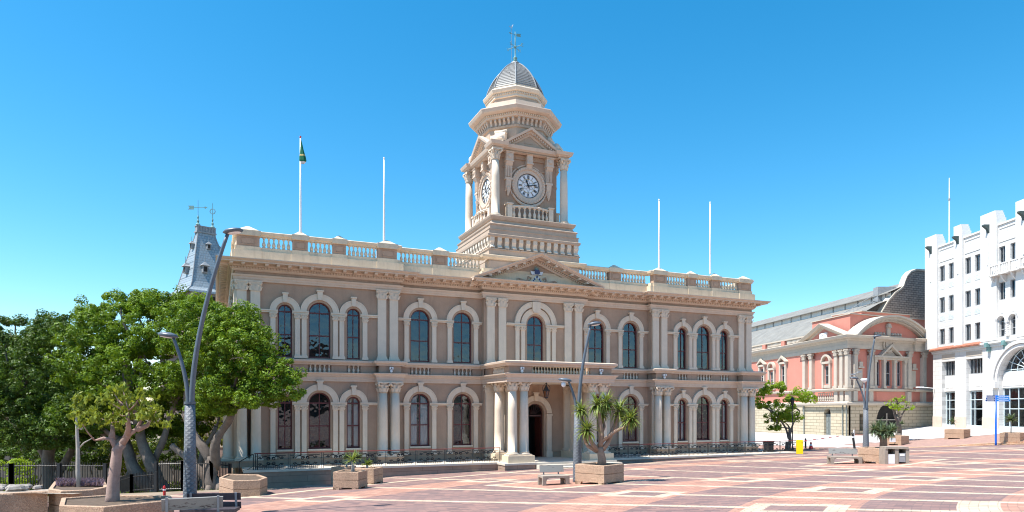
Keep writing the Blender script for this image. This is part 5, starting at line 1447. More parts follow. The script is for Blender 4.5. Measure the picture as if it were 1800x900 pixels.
for px,y in ((1741,598),(1771,595)):
    x=tW(px); m=MB(); m.box(x-.2,x+.2,-.6,0,11.0,11.5); m.box(x-.12,x+.12,-.4,0,10.5,11.0); m.build('relief_panel',PATINA,WB)
# roof flagpole
v=Matrix.Rotation(AW,4,'Z')@Vector((tW(1647),1.6,0)); t=thing('flagpole','tall white flagpole on the roof of the white building at far right','flagpole',(QX+v.x,QY+v.y,24.3),0)
m=MB(); m.lathe([(.1,0),(.09,.2),(.07,6),(.05,9.3)],seg=8); m.build('pole',WHITEP,t); m=MB(); m.lathe([(.11,6.4),(.13,6.55),(.11,6.7)],seg=8); m.build('collar',LEADC,t)
# wall-mounted flood lamp on its left corner
m=MB(); m.tube([(0.4,-.0,6.6),(0.2,-1.5,6.75)],.05,6); m.box(-.1,.35,-2.2,-1.4,6.68,6.85); m.build('wall_lamp',WHITEP,WB)
# ------------------------------------------------------------------ planters
def planter(lab,poly,hgt=.98,grp='exposed aggregate planters',cat='planter',soil=True,zb=None,feet=True):
    cx=sum(p[0] for p in poly)/len(poly); cy=sum(p[1] for p in poly)/len(poly)
    z=min(H(*p) for p in poly) if zb is None else zb
    a=sum(poly[i][0]*poly[(i+1)%len(poly)][1]-poly[(i+1)%len(poly)][0]*poly[i][1] for i in range(len(poly)))
    if a<0: poly=poly[::-1]
    P=[(x-cx,y-cy) for x,y in poly]
    t=thing('planter',lab,cat,(cx,cy,z),0,grp)
    def tier(z0,z1,o,nm):
        m=MB(); prof=[(-.02+o,z0),(o,z0+.015),(o,z1-.02),(-.02+o,z1),(-.13,z1),(-.14,z1-.02),(-.14,z0+.02)]
        m.sweep(P,prof,True); m.build(nm,AGG,t)
    k=.56*hgt
    m=MB()
    if feet:
        n=len(P)
        m.sweep(P,[(0,.16),(0,k),(-.14,k),(-.14,.16),(0,.16)],True)
        for i in range(n):
            p=Vector(P[i]); 
            for q in (P[i-1],P[(i+1)%n]):
                d_=(Vector(q)-p); L=d_.length; d_.normalize(); nn=Vector((-d_.y,d_.x)); 
                if nn.dot(-p)<0: nn=-nn
                w=min(.24,L*.3)
                a_,b_=p,p+d_*w; c_=b_+nn*.15; e_=a_+nn*.15; f_=p+d_*(w+.12)
                V=[(a_.x,a_.y,-.1),(b_.x,b_.y,-.1),(c_.x,c_.y,-.1),(e_.x,e_.y,-.1),(a_.x,a_.y,.17),(f_.x,f_.y,.17),(f_.x+nn.x*.15,f_.y+nn.y*.15,.17),(e_.x,e_.y,.17)]
                m.add(V,[(0,1,5,4),(1,2,6,5),(2,3,7,6),(3,0,4,7)])
    else: m.sweep(P,[(0,-.3),(0,k),(-.14,k),(-.14,-.3)],True)
    m.build('lower_tier',AGG,t)
    tier(k+.012,hgt,.0,'upper_tier')
    if soil:
        s=MB(); s.add([(x*.95,y*.95,hgt-.06) for x,y in P],[tuple(range(len(P)))]); s.build('soil',SOIL,t)
    return t,(cx,cy,z+hgt-.06)
def sq_(fx,fy,s,phi,s2=None):
    "square with front corner (fx,fy); left side goes left-back"
    s2=s2 or s
    l=(-s*math.cos(phi),s*math.sin(phi)); r=(s2*math.sin(phi),s2*math.cos(phi))
    return [(fx,fy),(fx+r[0],fy+r[1]),(fx+r[0]+l[0],fy+r[1]+l[1]),(fx+l[0],fy+l[1])]
fx,fy=gp(1062,852); _,PD=planter('square aggregate planter holding the tall branching dragon tree in the centre of the square',sq_(fx,fy,1.68,R(42)))
fx,fy=gp(629.7,860); _,PE=planter('square aggregate planter with a small palm-like plant, in front of the left wing',sq_(fx,fy,1.36,R(8),1.36))
fx,fy=gp(654.2,852); _,PE2=planter('aggregate planter with a short spiky succulent, just behind the one with the small palm',sq_(fx,fy+.4,1.25,R(14)))
p=at(612,40.5); _,PE3=planter('aggregate planter against the terrace wall, hindmost of the three beside the left wing',sq_(p[0],p[1],1.1,R(12)),1.15)
fx,fy=gp(1550,815); _,PC=planter('square aggregate planter with a big spiky rosette plant, at the bench on the right',sq_(fx,fy,1.35,R(48)))
V=[(385,34.0),(410,32.4),(457,32.8),(470,34.1),(455,35.6),(400,36.0)]
_,PF_=planter('long empty aggregate planter at the foot of the terrace wall, left of the steps',[at(*v)[:2] for v in V],1.0)
V=[(104,20.6),(182,20.3),(306,21.9),(300,23.0),(190,23.2),(108,22.4)]
_,PN1=planter('large aggregate planter with the pink-barked tree, nearest at bottom left',[at(*v)[:2] for v in V],.93,feet=False)
V=[(85,24.9),(107,24.2),(163,24.6),(190,25.6),(185,27.5),(95,27.5)]
_,PN2=planter('aggregate planter with a thin bare sapling, behind the nearest one at bottom left',[at(*v)[:2] for v in V],1.28,feet=False)
_,PR1=planter('aggregate planter with a white notice, standing behind the bench group on the right',[at(*v)[:2] for v in ((1557,69.5),(1584,68),(1598,69.2),(1572,71))],1.0)
_,PR2=planter('aggregate planter with a small agave, in front of the white building',[at(*v)[:2] for v in ((1660,70.5),(1694,69.3),(1706,71),(1674,72.3))],1.05)
_,PR3=planter('aggregate planter with a round shrub, beside the blue signpost',[at(*v)[:2] for v in ((1757,62.8),(1793,62.2),(1803,64),(1765,64.8))],1.05)
m=MB(); q=at(1571,68.6); m.box(q[0]-.35,q[0]+.35,q[1]-.02,q[1]+.0,q[2]+.45,q[2]+.8)
# low retaining wall with stone bed at far bottom-left
w0=at(-60,23.0);w1=at(84,24.3)
t=thing('raised_bed','low aggregate wall round a cobbled bed with loose rocks, at the left edge','planter wall',(w0[0],w0[1],0),0)
m=MB(); P=[(0,0),(w1[0]-w0[0],w1[1]-w0[1])]; m.sweep(P,[(0,-.3),(0,.86),(-.02,.9),(-.3,.9),(-.3,-.3)]); m.build('retaining_wall',AGG,t)
def bedz(x,y): 
    k=(y-24)/(43-24); return .84+( -1.0-.84)*k
m=MB(); xs=[w0[0]-3+i*1.2 for i in range(22)]; ys=[23.6+i*1.2 for i in range(17)]; V=[];Fc=[]
for y in ys:
    for x in xs: V.append((x-w0[0],y-w0[1]+(.12*(x-w0[0]) if y<25 else 0),bedz(x,y)+.04*math.sin(x*2+y)))
n=len(xs)
for j in range(len(ys)-1):
    for i in range(n-1):
        X,Y=xs[i],ys[j]
        if (X-0)/Y < (110-900)/F: Fc.append((j*n+i,j*n+i+1,(j+1)*n+i+1,(j+1)*n+i))
m.add(V,Fc); m.build('cobble_bed',brickmat('cobbles',(.42,.36,.29),(.36,.30,.24),(.25,.2,.16),.35,.3,.03,R(20),horiz=True,bump=.8),t)
for i in range(26):
    px=rng.uniform(0,75); Y=rng.uniform(28,36); p=at(px,Y); z=bedz(p[0],Y); s=rng.uniform(.12,.32)
    m=MB(); m.M=T(p[0],p[1],z+s*.3,rng.uniform(0,6))@Matrix.Rotation(rng.uniform(-.5,.5),4,'X'); m.lathe([(s*.5,-s*.5),(s,-.1*s),(s*.8,.3*s),(s*.3,.5*s)],seg=5,sx=rng.uniform(.8,1.5)); 
    m.build('loose_rock',ROCK,label='grey loose rock lying on the cobbled bed at the left edge',cat='rock',group='loose rocks on the cobbled bed')

# ------------------------------------------------------------------ benches
def bench(lab,x,y,phi,L=1.45,D=.85,back=True,wood=PEEL,name='bench',z=None,grp='concrete benches in the square'):
    z=H(x,y) if z is None else z
    t=thing(name,lab,'bench',(x,y,z),phi,grp)
    m=MB(); m.box(-L/2,L/2,-D/2,D/2,.36,.46); m.build('seat',CONC,t)
    for sx in(-1,0,1) if L>1.9 else (-1,1):
        for sy in(-1,1):
            m=MB(); x0=sx*(L/2-.09); y0=sy*(D/2-.08); m.prism([(x0-.09,-.06),(x0+.09,-.06),(x0+.09,.36),(x0-.09,.36)],y0-.08,y0+.08)
            d_=-sx if sx else 1; m.prism([(x0+d_*.09,.36),(x0+d_*.24,.36),(x0+d_*.13,.31),(x0+d_*.09,.2)],y0-.075,y0+.075); m.build('leg',CONC,t)
    if back:
        m=MB(); m.M=T(0,D/2-.12,.58)@Matrix.Rotation(R(-14),4,'X'); m.box(-L/2+.08,L/2-.05,-.025,.025,0,.34); m.build('backrest',wood,t)
        for s in(-1,1):
            m=MB(); m.M=T(s*(L/2-.3),D/2-.08,.42)@Matrix.Rotation(R(-14),4,'X'); m.box(-.03,.03,.0,.03,0,.5); m.build('bracket',LEADC,t)
    return t
x,y=gp(976,853); bench('concrete bench with peeling white backrest beside the central dragon tree planter',x-.05,y+.55,R(14),1.35,.9)
x,y=gp(1500,816); bench('concrete bench with dark and white backrest boards, left of the planter group on the right',x-.1,y+.9,R(-12),1.75,1.05)
x,y=gp(1490,812); 
# near benches seen from behind
def backbench(lab,px0,px1,Y0,Y1,ztop,zbot,wood,rails):
    a=at(px0,Y0);b=at(px1,Y1); L=math.hypot(b[0]-a[0],b[1]-a[1]); an=math.atan2(b[1]-a[1],b[0]-a[0]); z=H(a[0],a[1])
    t=thing('bench',lab,'bench',((a[0]+b[0])/2,(a[1]+b[1])/2,z),an,'near benches at the bottom left')
    m=MB(); m.M=T(0,0,zbot-z)@Matrix.Rotation(R(18 if rails==0 else 8),4,'X'); h=(ztop-zbot)/math.cos(R(14))
    if rails==0: m.box(-L/2,L/2,-.025,.025,0,h)
    else:
        m.box(-L/2,L/2,-.02,.02,0,h*.42); m.box(-L/2,L/2,-.02,.02,h*.55,h)
    m.build('backrest',wood,t)
    m=MB(); m.box(-L/2,L/2,-.75 if rails else -.95,-.15,.36,.46); m.build('seat',CONC if rails==0 else wood,t)
    for s in(-1,1):
        m=MB(); m.box(s*(L/2-.2)-.1,s*(L/2-.2)+.1,-.85,-.15,-.1,.36); m.build('leg',CONC,t)
        m=MB(); m.M=T(s*(L/2-.14),0,.3)@Matrix.Rotation(R(8),4,'X'); m.box(-.035,.035,-.06,-.03,0,ztop-z-.25); m.build('bracket',LEADC,t)
backbench('weathered bench with peeling white plank backrest, nearest at bottom left',284,392,20.2,20.9,zof(873.5,20.6),zof(894,20.6),PEEL,0)
backbench('dark plank bench with metal brackets, just behind the peeling white bench',330,424,22.6,22.8,zof(867,22.7),zof(894,22.7),WOODD,1)
# litter bin housing
fx,fy=gp(1580,815.5); z=H(fx,fy)
t=thing('litter_bin','concrete framed double litter bin with grey metal containers, right of the spiky planter','bin',(fx,fy+.5,z),R(-8))
m=MB(); m.box(-.62,.62,-.45,.45,.86,.98)
for x0 in (-.58,0,.58): m.box(x0-.09,x0+.09,-.42,.42,-.05,.86)
m.box(-.5,.5,.36,.42,-.05,.86); m.build('frame',CONC,t)
for x0,zt in((-.29,.55),(.29,.62)):
    m=MB(); m.box(x0-.18,x0+.18,-.4,.3,.0 if x0<0 else .1,zt); m.build('container',LEADC if x0>0 else WHITEP,t)
m=MB(); m.box(.16,.42,-.412,-.402,.45,.58); m.build('label_plate',WHITEP,t)

# ------------------------------------------------------------------ street lamps
def lamp(lab,px,Y,ztop,headT,headL,zsleeve,lowz,leanT,leanL):
    p=at(px,Y); t=thing('street_lamp',lab,'street lamp',p,0,'twin arm street lamps'); z0=p[2]; hs=zsleeve-z0
    m=MB(); m.smooth=True; m.lathe([(.24,-.2),(.235,.2),(.20,hs*.5),(.165,hs)],seg=16); m.build('sleeve',CHECK,t)
    m=MB(); m.smooth=False; m.lathe([(.19,hs-.04),(.19,hs+.04)],seg=16); m.build('band',GREYMET,t)
    s=Y/F
    def arm(sx,dx,zt,r0,r1,nm,hdx):
        H_=zt-z0; x1=dx*s
        P=[(sx*.06,0,hs-.5)]
        n=14
        for i in range(n+1):
            u=i/n; P.append((sx*.06+(x1-sx*.06)*(u**1.7),-.0,hs+(H_-hs)*u))
        m=MB(); m.smooth=True; m.tube(P,[r0+(r1-r0)*i/(len(P)-1) for i in range(len(P))],10); o=m.build(nm,GREYMET,t)
        m=MB(); m.smooth=True; hd=1 if hdx>0 else -1
        m.M=T(x1,0,H_)@Matrix.Rotation(R(-8*hd),4,'Y')
        m.lathe([(.0,-.09),(.24,-.07),(.32,0),(.25,.07),(.0,.12)],hd*.22,0,14,sx=1.15,sy=.72) if 0 else None
        V=[]
        m.lathe([(.0,-.05),(.22,-.04),(.3,.02),(.24,.09),(.1,.13),(.0,.14)],hd*.20/1.15*1.0,0,14,sx=1.2,sy=.8)
        h=m.build('lamp_head',GREYMET,t)
        m=MB(); m.M=T(x1,0,H_)@Matrix.Rotation(R(-8*hd),4,'Y'); m.lathe([(.0,-.075),(.17,-.06),(.2,-.04)],hd*.21,0,12,sx=1.2,sy=.8); m.build('lens',WHITEP,h)
    arm(1,leanT,ztop,.10,.06,'tall_arm',headT); arm(-1,leanL,lowz,.085,.05,'short_arm',headL)
    return t
g=G('checkered_lamp_sleeve'); v=g.n('ShaderNodeTexBrick'); mp=g.vmap(g.obj(),scale=(1,1,1))
s_=g.n('ShaderNodeSeparateXYZ'); g.l(g.obj(),s_.inputs[0]); an=g.m_('ARCTAN2',s_.outputs[1],s_.outputs[0])
w1_=g.m_('SINE',g.m_('ADD',g.m_('MULTIPLY',an,6.),g.m_('MULTIPLY',s_.outputs[2],38.))); w2_=g.m_('SINE',g.m_('SUBTRACT',g.m_('MULTIPLY',an,6.),g.m_('MULTIPLY',s_.outputs[2],38.)))
hh=g.m_('MAXIMUM',w1_,w2_); cc=g.mix(g.ramp(hh,0,1,.2,.95),(.15,.165,.185),(.105,.118,.135)); g.bsdf(g.mix(g.ramp(g.noise(3,detail=5),0,.5,.5,.75),cc,(.22,.23,.235)),.55,g.bump(hh,.35,.015),.0); CHECK=g.m
lamp('tallest grey twin-arm street lamp, standing behind the benches at left',334,23.6,zof(409,23.6),1,-1,zof(708,23.6),zof(592,23.6),67,-30)
lamp('grey twin-arm street lamp beside the central bench, in front of the portico',1015,34.2,zof(571,34.2),1,-1,zof(722,34.2),zof(670,34.2),24,-16)
lamp('grey twin-arm street lamp behind the bench group on the right',1522,52,zof(592,52),1,-1,zof(718,52),zof(666,52),16,-17)
# small dome camera hanging from the central lamp
p=at(997,34.2); t=thing('dome_camera','small white dome camera hanging from the short arm of the central street lamp','camera',(p[0]-.18,p[1],zof(676,34.2)))
m=MB(); m.smooth=True; m.lathe([(.03,.12),(.11,.08),(.12,0),(.1,-.08),(.04,-.13),(.0,-.14)],seg=12); m.build('housing',WHITEP,t); m=MB(); m.tube([(0,0,.1),(.0,0,.28)],.02,5); m.build('bracket',LEADC,t)
# white globe pole behind right lamp
p=at(1519,58); t=thing('camera_pole','slender pole with white dome top and small side cameras, next to the right street lamp','camera pole',p)
m=MB(); m.lathe([(.09,-.2),(.08,2),(.07,zof(672,58)-p[2])],seg=8); m.build('pole',LEADC,t); hz=zof(668,58)-p[2]
m=MB(); m.smooth=True; m.lathe([(.05,hz-.25),(.22,hz-.1),(.3,hz+.05),(.22,hz+.12),(.0,hz+.16)],seg=12); m.build('dome',WHITEP,t)
m=MB(); m.tube([(0,0,hz-.3),(-.9,0,hz+.55)],.02,4); m.tube([(-1.0,0,hz+.5),(-.4,0,hz+.65)],.03,4); m.box(-1.15,-.8,-.1,.1,hz+.42,hz+.54); m.box(-.55,-.25,-.1,.1,hz+.62,hz+.76); m.build('camera_arm',LEADC,t)
# black lantern post by the terrace end
p=at(1393,66); t=thing('lantern_post','slim black lantern post by the end of the terrace, left of the yellow barrier box','lantern post',p)
m=MB(); m.lathe([(.13,-.1),(.12,.3),(.06,.5),(.05,1.8),(.08,1.9),(.045,2.0),(.04,4.3),(.1,4.4),(.04,4.5)],seg=8); m.tube([(-.35,0,4.2),(.35,0,4.2)],.025,5); m.build('post',BLACK,t)
m=MB(); m.lathe([(.12,4.5),(.2,4.95),(.26,5.0),(.1,5.2),(.0,5.3)],seg=6); m.build('lantern',BLACK,t)
# blue signpost
p=at(1750.5,62.0); t=thing('signpost','blue direction signpost with two finger boards in front of the white building','signpost',p)
zt=zof(695,62)-p[2]
m=MB(); m.smooth=True; m.lathe([(.09,-.1),(.08,.3),(.075,zt)],seg=10); m.build('post',BLUEP,t)
m=MB()
m.add([],[]); 
BLUED=paint('sign_blue_shaded',(.005,.06,.26),.1,4,.4,0); BLUEL=paint('sign_blue_lit',(.02,.24,.72),.1,4,.4,0)  # one sign blue with shade and light painted in, one tone per board
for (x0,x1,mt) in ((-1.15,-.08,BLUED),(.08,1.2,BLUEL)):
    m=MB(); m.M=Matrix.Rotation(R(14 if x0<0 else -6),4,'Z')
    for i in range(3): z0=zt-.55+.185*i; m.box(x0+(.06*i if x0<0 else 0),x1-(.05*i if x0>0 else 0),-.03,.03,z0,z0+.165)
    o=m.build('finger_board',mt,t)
    m=MB(); m.M=Matrix.Rotation(R(14 if x0<0 else -6),4,'Z')
    for i in range(3):
        x=x0+.15; 
        while x<x1-.15:
            w=rng.uniform(.03,.10); m.box(x,x+w,-.034,-.03,zt-.55+.185*i+.06,zt-.55+.185*i+.105); x+=w+.03
    m.build('lettering',WHITEP,o)
# yellow barrier box and boom
p=at(1405.5,59.5); 
t=thing('barrier_box','bright yellow barrier cabinet at the right end of the terrace','barrier',(p[0],p[1],H(p[0],p[1])),R(-20))
m=MB(); m.box(-.27,.27,-.24,.24,.0,1.16); m.box(-.25,.25,-.22,.22,1.16,1.22); m.build('cabinet',YELLOW,t); m=MB(); m.box(.16,.24,-.25,-.24,.95,1.0); m.build('badge',BLACK,t)
z=zof(776,60)-p[2]
b1_=at(1482,70); q=Vector((b1_[0]-p[0],b1_[1]-p[1],0)); q.rotate(Matrix.Rotation(R(20),3,'Z'))
m=MB(); m.mat=0
L=q.length; dq=q/L; N=16
for i in range(N): 
    m.mat=1 if i%3==1 else 0; a=dq*(.3+(L-.3)*i/N); b_=dq*(.3+(L-.3)*(i+1)/N); m.tube([(a.x,a.y,z+.022*L*i/N*.5),(b_.x,b_.y,z+.022*L*(i+1)/N*.5)],.045,6)
m.build('boom_arm',[WHITEP,REDP],t)
def postbox(name,lab,cat,px,Y,h,r,mat,lean=0,grp=None):
    p=at(px,Y); t=thing(name,lab,cat,p,0,grp); m=MB(); m.M=Matrix.Rotation(lean,4,'Y'); m.lathe([(r*1.25,-.1),(r*1.25,.1),(r,.14),(r,h-.12),(r*1.15,h-.08),(r*.6,h),(0,h+.02)],seg=10); m.build('shaft',mat,t); m=MB(); m.M=Matrix.Rotation(lean,4,'Y'); m.lathe([(r*1.15,h*.72),(r*1.15,h*.8)],seg=10); m.build('ring',WHITEP,t); return t
postbox('bollard','black bollard behind the red and white boom arm','bollard',1416,70,1.15,.09,BLACK)
postbox('bollard','dark leaning bollard beside the right street lamp','bollard',1503,60,1.7,.10,BLACK,R(-8))
postbox('bollard','thin white post next to the dark leaning bollard','bollard',1501,62,1.9,.05,WHITEP)
postbox('bollard','short red and white post in front of the black gate at left','bollard',289,31,.75,.06,REDP)
p=at(1425.5,70); t=thing('traffic_cone','dark red traffic cone beneath the red and white boom arm','traffic cone',p)
m=MB(); m.lathe([(.22,.03),(.05,.75),(.0,.76)],seg=12); m.build('cone',REDP,t); m=MB(); m.box(-.27,.27,-.27,.27,-.02,.03); m.build('base',BLACK,t)
m=MB(); m.lathe([(.153,.34),(.115,.5)],seg=12,cap=False); m.build('reflective_band',WHITEP,t)

# ------------------------------------------------------------------ fences at left
def fence(lab,pts,hgt,step=.13,posts=2.1,grp='black iron fences at the left',zoff=0):
    a=pts[0]; z0=H(*a)+zoff; t=thing('iron_fence',lab,'fence',(a[0],a[1],z0),0,grp)
    for (p,q) in zip(pts,pts[1:]):
        p,q=Vector(p),Vector(q); L=(q-p).length; n=max(1,round(L/posts)); d_=(q-p)/L
        for i in range(n):
            s0=p+d_*(L*i/n); s1=p+d_*(L*(i+1)/n); za,zb=H(*s0)+zoff-z0,H(*s1)+zoff-z0
            m=MB(); f=lambda v,z:(v.x-a[0],v.y-a[1],z)
            for zz in (.18,hgt-.2): m.tube([f(s0,za+zz),f(s1,zb+zz)],.035,4)
            k=int(L/n/step)
            for j in range(1,k):
                w=j/k; s=s0.lerp(s1,w); z=za+(zb-za)*w; m.tube([f(s,z+.1),f(s,z+hgt)],[.028,.024],4); 
            m.build('rail_panel',BLACK,t)
        for i in range(n+1):
            s0=p+d_*(L*i/n); z=H(*s0)+zoff-z0; m=MB(); x,y=s0.x-a[0],s0.y-a[1]; m.box(x-.085,x+.085,y-.085,y+.085,z-.4,z+hgt-.05); m.build('post',BLACK,t)
    return t
fence('tall black iron palisade fence at far left, in front of the big fig trees',[at(-40,39)[:2],at(20,40)[:2],at(185,41.5)[:2]],2.0)
fence('low black iron fence with gate in front of the fig tree roots',[at(190,44)[:2],at(232,41)[:2],at(274,40)[:2]],1.2)
fence('black iron fence between the fig trunks and the city hall corner',[at(274,41)[:2],at(322,41)[:2],at(372,41.5)[:2],at(404,43)[:2]],1.9)
# grass and groundcover
def tufts(name,n,fn,mat,h,lab,cat,seed=1,w=.03):
    r=np.random.default_rng(seed); V=[];Fc=[]
    for i in range(n):
        x,y,z=fn(r); a=r.uniform(0,6.28); L=h*r.uniform(.5,1.2); dx,dy=math.cos(a)*w,math.sin(a)*w; lx_,ly_=r.normal(0,L*.35,2)
        k=len(V); V+=[(x-dx,y-dy,z),(x+dx,y+dy,z),(x+lx_,y+ly_,z+L)]; Fc.append((k,k+1,k+2))
    me=bpy.data.meshes.new(name); me.from_pydata(V,[],Fc); me.materials.append(mat); return link(name,me,label=lab,cat=cat,kind='stuff')
def rg(r):
    px=r.uniform(185,240); Y=r.uniform(44,56); p=at(px,Y); return p
tufts('grass',9000,rg,GRASS,.28,'green grass patch behind the low iron fence','grass',2,.04)
def rg2(r):
    px=r.uniform(0,420); Y=r.uniform(41,60); return at(px,Y)
tufts('grass',9000,rg2,GRASS,.18,'thin grass under the fig trees','grass',3,.04)
def rp_(r):
    px=r.uniform(100,180); Y=r.uniform(26.0,27.6); p=at(px,Y); return (p[0],p[1],PN2[2]+.05)
tufts('groundcover',2500,rp_,PURP,.16,'purple grey groundcover plants round the thin sapling','ground cover',4,.05)

# ------------------------------------------------------------------ trees
def leafcloud(name,C_,Rr,n,size,mat,parent,seed,shell=.7,aspect=.55,droop=0,flat=.35):
    "C_: (k,3) clump centres, Rr radii; n leaves per clump"
    r=np.random.default_rng(seed); C_=np.array(C_); k=len(C_); Rr=np.broadcast_to(np.array(Rr,float),(k,)) 
    c=np.repeat(C_,n,0); rr=np.repeat(Rr,n)
    d=r.normal(size=(k*n,3)); d/=np.linalg.norm(d,axis=1)[:,None]
    d[:,2]=np.where(d[:,2]<-.2,d[:,2]*.6,d[:,2])
    u=shell+(1-shell)*r.random(k*n)**.7
    p=c+d*(rr*u)[:,None]*np.array([1,1,.95])
    nrm=d*1.1+r.normal(size=(k*n,3))*.45+np.array([0,0,flat]); nrm/=np.linalg.norm(nrm,axis=1)[:,None]
    t=np.cross(nrm,r.normal(size=(k*n,3))); t/=np.linalg.norm(t,axis=1)[:,None]
    if droop: t[:,2]-=droop; t/=np.linalg.norm(t,axis=1)[:,None]
    b=np.cross(nrm,t); b/=np.linalg.norm(b,axis=1)[:,None]
    s=(size*r.uniform(.6,1.25,k*n))[:,None]
    t=t*s; b=b*s*aspect
    V=np.empty((k*n,4,3)); V[:,0]=p-t*.5; V[:,1]=p+b*.5; V[:,2]=p+t*.6; V[:,3]=p-b*.5
    me=bpy.data.meshes.new(name); N=k*n
    me.vertices.add(N*4); me.vertices.foreach_set('co',V.reshape(-1))
    me.loops.add(N*4); me.loops.foreach_set('vertex_index',np.arange(N*4)); me.polygons.add(N); me.polygons.foreach_set('loop_start',np.arange(0,N*4,4)); me.polygons.foreach_set('loop_total',np.full(N,4))
    me.materials.append(mat); me.update(); me.validate()
    return link(name,me,parent)
def clumps(ells,per,rad,seed,under=-.35):
    "scatter clump centres over the surface of ellipsoids (cx,cy,cz,rx,ry,rz)"
    r=np.random.default_rng(seed); out=[];rs=[]
    for e in ells:
        n=int(per*(e[3]*e[5]+e[3]*e[4]+e[4]*e[5])/3)
        for i in range(n):
            d=r.normal(size=3); d/=np.linalg.norm(d)
            if d[2]<under: d[2]=under+ (d[2]-under)*.3
            k=r.uniform(.6,1.02)+(r.uniform(.05,.22) if r.random()<.22 else 0); q=np.array(e[:3])+d*np.array(e[3:6])*k
            ok=True
            for f in ells:
                if f is e: continue
                w=(q-np.array(f[:3]))/np.array(f[3:6])
                if (w*w).sum()<.45: ok=False
            if ok: out.append(q); rs.append(rad*r.uniform(.45,1.25))
    return np.array(out),np.array(rs)
def limb(m,a,b,r0,r1,wob=.25,n=7,seed=0,up=.3):
    r=random.Random(seed); a,b=Vector(a),Vector(b); L=(b-a).length; P=[];Rd=[]; n=max(n,10)
    ph=[r.uniform(0,6.28) for _ in range(4)]; A=wob*L*.09
    for i in range(n+1):
        t=i/n; e=math.sin(math.pi*t); p=a.lerp(b,t)+Vector((A*e*math.sin(4*t+ph[0]),A*e*math.sin(3.5*t+ph[1]),e*L*.06*up*3)); P.append(p); Rd.append((r0+(r1-r0)*t**.7)*(1+.08*math.sin(11*t+ph[2])))
    m.tube(P,Rd,10); return P
def tree(lab,base,ells,trunks,mat,bark,per,rad,nl,size,seed,grp=None,name='fig_tree',cat='tree',limbs=10,r0=.4):
    bx,by,bz=base; t=thing(name,lab,cat,base,0,grp)
    E=[(e[0]-bx,e[1]-by,e[2]-bz,*e[3:]) for e in ells]
    m=MB(); m.smooth=True; rr=random.Random(seed)
    tips=[]
    for (dx,dy,dz,top,ra,rb) in trunks:
        P=limb(m,(dx,dy,dz-.4),top,ra,rb,.8,9,seed+len(tips)); tips.append((Vector(top),rb))
    if trunks:
        for i,(dx,dy,dz,top,ra,rb) in enumerate(trunks[:1]):
            for k in range(6):
                a=k*1.05+.3; m.tube([(math.cos(a)*ra*2.0,math.sin(a)*ra*2.0,-.35),(math.cos(a)*ra*1.1,math.sin(a)*ra*1.1,.15),(math.cos(a)*ra*.6,math.sin(a)*ra*.6,.9)],[.1,.2*ra/.4,.12],6)
    Cc,Rc=clumps(E,per,rad,seed)
    # limbs from tips to clump centres
    sel=rr.sample(range(len(Cc)),min(limbs,len(Cc)))
    for s in sel:
        c=Vector(Cc[s]); tp=min(tips,key=lambda q:(q[0]-c).length); mid=tp[0].lerp(c,.5)+Vector((0,0,.3)); limb(m,tp[0],c,tp[1]*.7,.04,.9,7,s)
    m.build('trunk',bark,t)
    leafcloud('crown',Cc,Rc,nl,size,mat,t,seed)
    return t
def E_(px,py,Y,rx,ry,rz):   # ellipsoid from pixel centre and depth; rx, rz in px of the photo
    return ((px-900)/F*Y,Y,zof(py,Y),rx*Y/F,ry,rz*Y/F)
# right fig (in front of the left wing)
b=at(378,42.0)
tree('broad glossy green fig tree hiding the left corner of the city hall',b,
 [E_(440,625,38.5,58,2.2,52),E_(395,620,40,60,2.6,60),E_(350,590,41.5,62,3,62),E_(478,662,38,42,1.6,40),E_(410,590,39,42,2,40),E_(345,665,43,55,2.4,36),E_(505,690,37.6,24,1.2,20),E_(400,680,38.5,60,1.8,36),E_(455,700,38,36,1.6,26),E_(375,715,39.5,40,1.6,26),E_(425,560,40,26,1.4,22)],
 [(0,0,0,(-.1,-.1,2.3),.55,.42),(0,-.1,1.9,(1.5,-1.2,4.9),.34,.2),(-.1,0,1.8,(-1.9,0,4.9),.33,.2),(-.2,.1,.5,(-3.0,.6,2.9),.27,.17)],
 LEAF,BARK,36,.38,100,.15,11,'big fig trees left of the city hall',limbs=22)
b=at(280,44.5)
tree('massive dark fig tree with leaning grey trunks, centre of the left group',b,
 [E_(285,585,46,80,3.2,72),E_(270,535,47,50,2,20),E_(215,590,47,85,3.5,72),E_(240,670,44,90,3,60),E_(325,565,47,55,3,45),E_(180,640,45.5,80,3,80),E_(355,700,46.5,45,2.2,42),E_(225,745,46,70,2.6,42),E_(300,740,48,70,2.6,45),E_(160,730,45,60,2.6,55)],
 [(0,0,0,(-2.6,-.2,3.6),.5,.3),(.1,.1,.1,(-1.4,-.2,5.3),.45,.28),(-.6,.4,2.4,(.9,.3,5.8),.25,.16),(-3.1,1.5,0,(-2.8,1.2,4),.3,.2),(2.0,1.5,0,(3.2,1.2,4.4),.2,.13)],
 LEAF,BARK,27,.43,110,.165,12,'big fig trees left of the city hall',limbs=22)
b=at(90,48)
tree('dark green fig tree at the far left edge, partly cut by the frame',b,
 [E_(70,680,46,90,3.4,80),E_(0,710,45,75,3.2,65),E_(130,630,47.5,85,3.5,75),E_(55,592,48,80,3,36),E_(150,735,44.5,60,2.6,50),E_(-60,690,46,60,3,60),E_(30,755,44,70,2.6,42),E_(100,765,45,70,2.4,36)],
 [(0,0,0,(0,0,4.2),.5,.35),(0,0,1.0,(2.5,0,5),.3,.2),(0,0,1,(-2.5,0,5),.3,.2)],
 LEAFD,BARK,23,.46,105,.17,13,'big fig trees left of the city hall',limbs=14)
